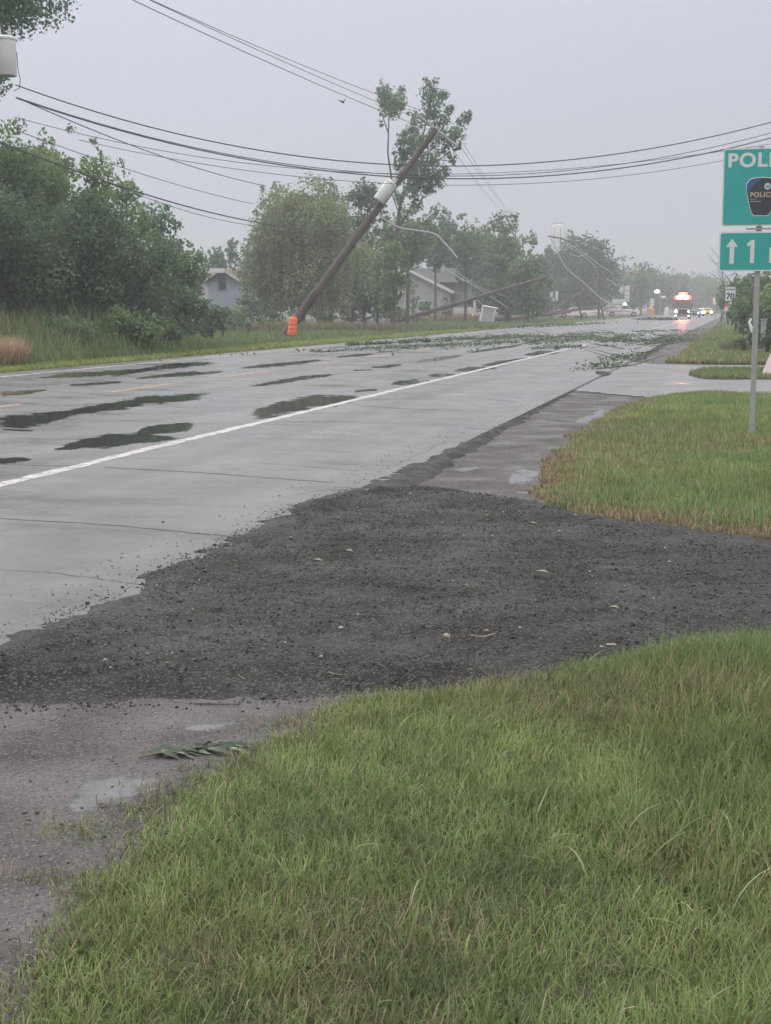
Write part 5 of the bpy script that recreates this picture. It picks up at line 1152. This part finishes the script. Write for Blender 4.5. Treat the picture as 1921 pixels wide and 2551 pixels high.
# water tower
D_ = 420; p = gnd(1203, D_); wt = empty('water_tower', p, 'pale water tower rising behind the trees in the middle distance', 'water tower'); s_ = S/F*D_
zt_ = zat(488, D_); r_ = 13.5*s_
MB().lathe([(r_*.55, -.2), (r_*.5, zt_-9.5), (r_*.98, zt_-6.8), (r_*1.0, zt_-.5), (r_*.8, zt_), (0, zt_+.3)], 28).build('tank', M['tower'], wt, True)
for k in range(6): MB().box((r_*math.cos(k*1.05), r_*math.sin(k*1.05), zt_-3.6), (.25, .25, 6)).build('rib', M['galv'], wt)
MB().tube([(r_*.9*math.cos(a), r_*.9*math.sin(a), zt_+.6) for a in np.linspace(0, 6.28, 24)], .1, 4).build('railing', M['galv'], wt)

# ------------------------------------------------------------------ wire gate and dark posts
p = gnd(730, 118); gt = empty('field_gate', p, 'dark wooden field gate and rails behind the tree trunk', 'gate', rz=R(6)); s_ = S/F*118
zt_ = zat(645, 118)
for x_, h_ in ((33, zt_), (-32, 1.6), (-14, 1.3)): MB().tube([(x_*s_, 0, -.1), (x_*s_, 0, h_)], .12, 6).build('post', M['fencewood'], gt)
MB().box((0, 0, 1.15), (66*s_, .05, .09)).box((0, 0, .7), (66*s_, .05, .07)).box((0, 0, .25), (66*s_, .05, .07)).build('rails', M['fencewood'], gt)
MB().tube([(-32*s_, .03, 1.4), (-20*s_, .03, .1)], .05, 5).tube([(-16*s_, .03, 1.4), (-10*s_, .03, .1)], .05, 5).build('brace', M['fencewood'], gt)
for i, (cx_, y0) in enumerate(((688, 560), (700, 600))):
    p = gnd(cx_, 101); b = MB().tube([(0, 0, -.1), (.1, 0, 1.5), (-.05, 0, zat(y0, 101))], [.22, .16, .10], 7); e_ = empty('dead_tree', p, ('thick' if i == 0 else 'thinner')+' bare lower trunk right of the leaning pole under the willow', 'tree', 'dead trees under the willow'); b.build('trunk', M['bark'], e_)

# ------------------------------------------------------------------ storm litter
def litter(label, pts, n, sz, hgt, spread, colr, name='leaf_litter', twigs=20):
    P = [Vector(at(x_, y_)) for x_, y_ in pts]; V = []; 
    for _ in range(n):
        i = random.randrange(len(P)-1); q = P[i].lerp(P[i+1], random.random()); a = random.gauss(0, spread)
        V.append((q.x+a*.35, q.y+a, abs(random.gauss(0, hgt))+.02))
    V = np.array(V); m_ = len(V); k = fbm(V[:, 0]*.9, V[:, 1]*.35, 3) > .47; V = V[k]; m_ = len(V)
    out = np.tile(np.array((0, 0, 1.)), (m_, 1)); c = np.array(colr)*2.2*(.5+1.0*rng.rand(m_, 1))
    o = link(name, leaf_mesh(name, V, out, sz*(.5+rng.rand(m_)), c), M['leafa']); tag(o, label, 'leaves', 'storm litter on the road', kind='stuff')
    b = MB()
    for _ in range(twigs):
        i = random.randrange(len(P)-1); q = P[i].lerp(P[i+1], random.random()); a = random.uniform(0, 6.28); L_ = random.uniform(.5, 1.8); q.z = .04; q.y += random.gauss(0, spread)
        b.tube([q, q+Vector((math.cos(a), math.sin(a), .12))*L_*.5, q+Vector((math.cos(a+.3), math.sin(a+.3), .2))*L_], [.02, .015, .006], 4)
    return b.build('twigs', M['bark'], o)
litter('broken leafy twigs strewn across the left lanes below the white house', [(800, 745), (880, 741), (960, 738), (1040, 733), (1100, 728)], 6500, .10, .05, 2.2, (.05, .075, .04))
litter('thick band of torn leaves across the road in front of the fallen poles', [(1060, 730), (1150, 729), (1240, 731), (1330, 735), (1420, 738)], 7000, .10, .05, 4.5, (.055, .078, .045), twigs=40)
litter('fine leaves and bits scattered widely over the road around the fallen poles', [(900, 752), (1020, 742), (1150, 742), (1280, 748), (1400, 742), (1450, 715), (1200, 722)], 7000, .09, .03, 6.5, (.05, .07, .042), twigs=30)
litter('torn leaves drifted over the right shoulder before the green verge', [(1330, 738), (1400, 745), (1440, 740), (1470, 728)], 1800, .08, .03, 4.5, (.045, .075, .038))
litter('leaf litter along the left edge line further up the road', [(1030, 712), (1150, 706), (1250, 700)], 2500, .2, .07, 4, (.05, .08, .04), twigs=8)
litter('dark branches lying at the pickup driveway', [(1380, 690), (1420, 692), (1440, 692)], 1500, .3, .12, 2, (.045, .06, .04), twigs=8)
litter('scattered leaves on the near end of the far shoulder', [(1290, 800), (1350, 775), (1400, 762)], 700, .08, .02, 1.2, (.045, .065, .035), twigs=6)
# leaf branches caught on the island and roadside verge at right
# fallen leafy branch in the foreground
def leaf_branch():
    p0 = Vector(at(300, 1640, -.044)); p1 = Vector(at(505, 1618, -.044)); e_ = empty('fallen_branch', p0, 'fallen sprig of long green leaves lying on the wet gravel in the foreground', 'leaf branch')
    d = p1-p0; d.z = 0; dn = d.normalized(); L_ = d.length; sd2 = Vector((-dn.y, dn.x, 0))
    MB().tube([Vector((0, 0, .006)), d*.35+Vector((0, 0, .02)), d*.75+Vector((0, 0, .02)), d+Vector((0, 0, .03))], [.004, .003, .002, .001], 6).build('stem', mat('green_stem', (.14, .11, .06), .6), e_)
    top_m = mat('leaf_top', (.022, .042, .018), .5); und = mat('leaf_underside', (.15, .17, .11), .6); rs = random.Random(4)
    for i in range(44):
        t = .12+.86*i/43; base_ = d*t; sg = 1 if i % 2 else -1; ll = rs.uniform(.07, .13); ww = ll*.095; ang = rs.uniform(.1, 1.1)*sg
        v = (dn*math.cos(ang)+sd2*math.sin(ang)); n_ = Vector((-v.y, v.x, 0)); z0 = rs.uniform(.002, .014); tw = rs.uniform(-.7, .7); V = []; fs = []
        for k in range(7):
            u = k/6; wv = ww*math.sin(math.pi*min(1, u*.93+.04))**.8; c_ = base_+v*ll*u+Vector((0, 0, z0+.010*math.sin(math.pi*u)-.010*u))
            sid = n_*math.cos(tw)+Vector((0, 0, math.sin(tw))); V += [c_-sid*wv+Vector((0, 0, wv*.25)), c_, c_+sid*wv+Vector((0, 0, wv*.25))]
            if k: b_ = 3*k; fs += [(b_-3, b_-2, b_+1, b_), (b_-2, b_-1, b_+2, b_+1)]
        for v_ in V: v_.z = max(v_.z, .003)
        MB().add(V, fs).build('leaf', und if rs.random() < .18 else top_m, e_, True)
leaf_branch()
# small foreground bits: twigs, a split pale twig, pale leaves
def bit(name, label, cat, P, r_, mt): o = MB().tube(P, r_, 5).build(name, mt); tag(o, label, cat, 'bits of storm debris on the driveway'); return o
tw = mat('pale_twig', (.26, .23, .18), .7); gl = mat('pale_leaf', (.20, .23, .14), .6)
def pos(x_, y_, z=.045): return Vector(at(x_, y_, z))
bit('twig', 'pale forked twig on the near edge of the driveway', 'twig', [pos(1018, 1372, .06), pos(1045, 1376, .06), pos(1070, 1368, .06)], [.003, .004, .002], tw)
bit('twig', 'dark curved twig where the driveway meets the near gravel', 'twig', [pos(670, 1440, 0), pos(720, 1455, .01), pos(790, 1468, -.03)], [.003, .003, .002], tw)
bit('twig', 'thin grass stem on the driveway edge by the gravel', 'twig', [pos(515, 1458, .0), pos(545, 1478, -.03)], [.002, .002], tw)
bit('twig', 'thin dark stick lying on the wet gravel', 'twig', [pos(420, 1520, -.042), pos(480, 1521, -.038), pos(520, 1521, -.04)], [.003, .003, .002], M['bark'])
bit('twig', 'straw coloured twig at the right of the driveway by the grass', 'twig', [pos(1312, 1392, .05), pos(1330, 1392, .06)], [.005, .004], mat('cut_wood', (.5, .4, .32), .7))
for l, x_, y_, s_ in (('pale green leaf on the left part of the driveway', 752, 1192, .05), ('yellow green leaf on the middle of the driveway', 1170, 1237, .06), ('pale leaf on the right part of the driveway', 1326, 1315, .045), ('white leaf scrap at the left of the driveway', 685, 1212, .05), ('small white scrap on the middle of the driveway', 1005, 1268, .028), ('pale leaf near the far edge of the driveway', 1150, 1132, .05)):
    s_ *= .7; p = pos(x_, y_, .05); V = [Vector((-s_, -.2*s_, 0)), Vector((-.4*s_, -.5*s_, .012)), Vector((.4*s_, -.4*s_, .01)), Vector((s_, .1*s_, 0)), Vector((.3*s_, .5*s_, .015)), Vector((-.5*s_, .4*s_, .008)), Vector((0, 0, .004))]
    o = MB().add([p+v for v in V], [(0, 1, 6), (1, 2, 6), (2, 3, 6), (3, 4, 6), (4, 5, 6), (5, 0, 6)]).build('leaf', gl); tag(o, l, 'leaf', 'bits of storm debris on the driveway')
for l, x_, y_, s_ in (('dark lump of asphalt on the paving, left of two', 189, 1305, .012), ('dark lump of asphalt on the paving near the driveway tip', 232, 1308, .010), ('lump of asphalt at the paving edge', 265, 1460-190, .010), ('tan stone near the near edge of the driveway', 965, 1378, .018), ('small dark lump alone on the pale paving', 352, 1129, .009)):
    p = pos(x_, y_, .0 if x_ < 900 else .05); V = []; m = MB()
    m.lathe([(s_*.5, -.002), (s_, .3*s_), (s_*.9, .8*s_), (s_*.4, 1.1*s_)], 7, tuple(p)); 
    m.v = [(a+random.gauss(0, s_*.12), b+random.gauss(0, s_*.12), c_) for a, b, c_ in m.v]
    o = m.build('stone', tw if 'tan' in l else M['rubber']); tag(o, l, 'stone', 'bits of storm debris on the driveway')
# a bird in the sky
p = dep(741, 221, 70); o = MB().add([(p.x-.28, p.y, p.z+.14), (p.x-.05, p.y, p.z+.03), (p.x, p.y-.15, p.z-.02), (p.x+.06, p.y, p.z+.04), (p.x+.20, p.y, p.z+.22), (p.x+.02, p.y+.22, p.z), (p.x, p.y, p.z-.06), (p.x, p.y+.02, p.z+.07)],
    [(0, 1, 6), (0, 7, 1), (4, 3, 7), (4, 6, 3), (2, 6, 1), (2, 1, 7), (2, 7, 3), (2, 3, 6), (5, 6, 3), (5, 1, 6), (5, 7, 1), (5, 3, 7)]).build('bird', M['bark']); tag(o, 'small brown bird flying in the open sky left of the torn tree', 'bird')

# ------------------------------------------------------------------ haze
hz = MB().box((0, 430, 24), (1900, 1240, 52)); hm = bpy.data.materials.new('haze'); hm.use_nodes = True; t = hm.node_tree; t.nodes.clear()
oo = N(t, 'ShaderNodeOutputMaterial'); pv = N(t, 'ShaderNodeVolumePrincipled'); pv.inputs['Color'].default_value = (.64, .66, .70, 1); pv.inputs['Density'].default_value = .0017; pv.inputs['Anisotropy'].default_value = .15
t.links.new(pv.outputs[0], oo.inputs['Volume']); h_ = hz.build('haze', hm); tag(h_, 'thin damp haze filling the whole scene', 'haze', kind='stuff')
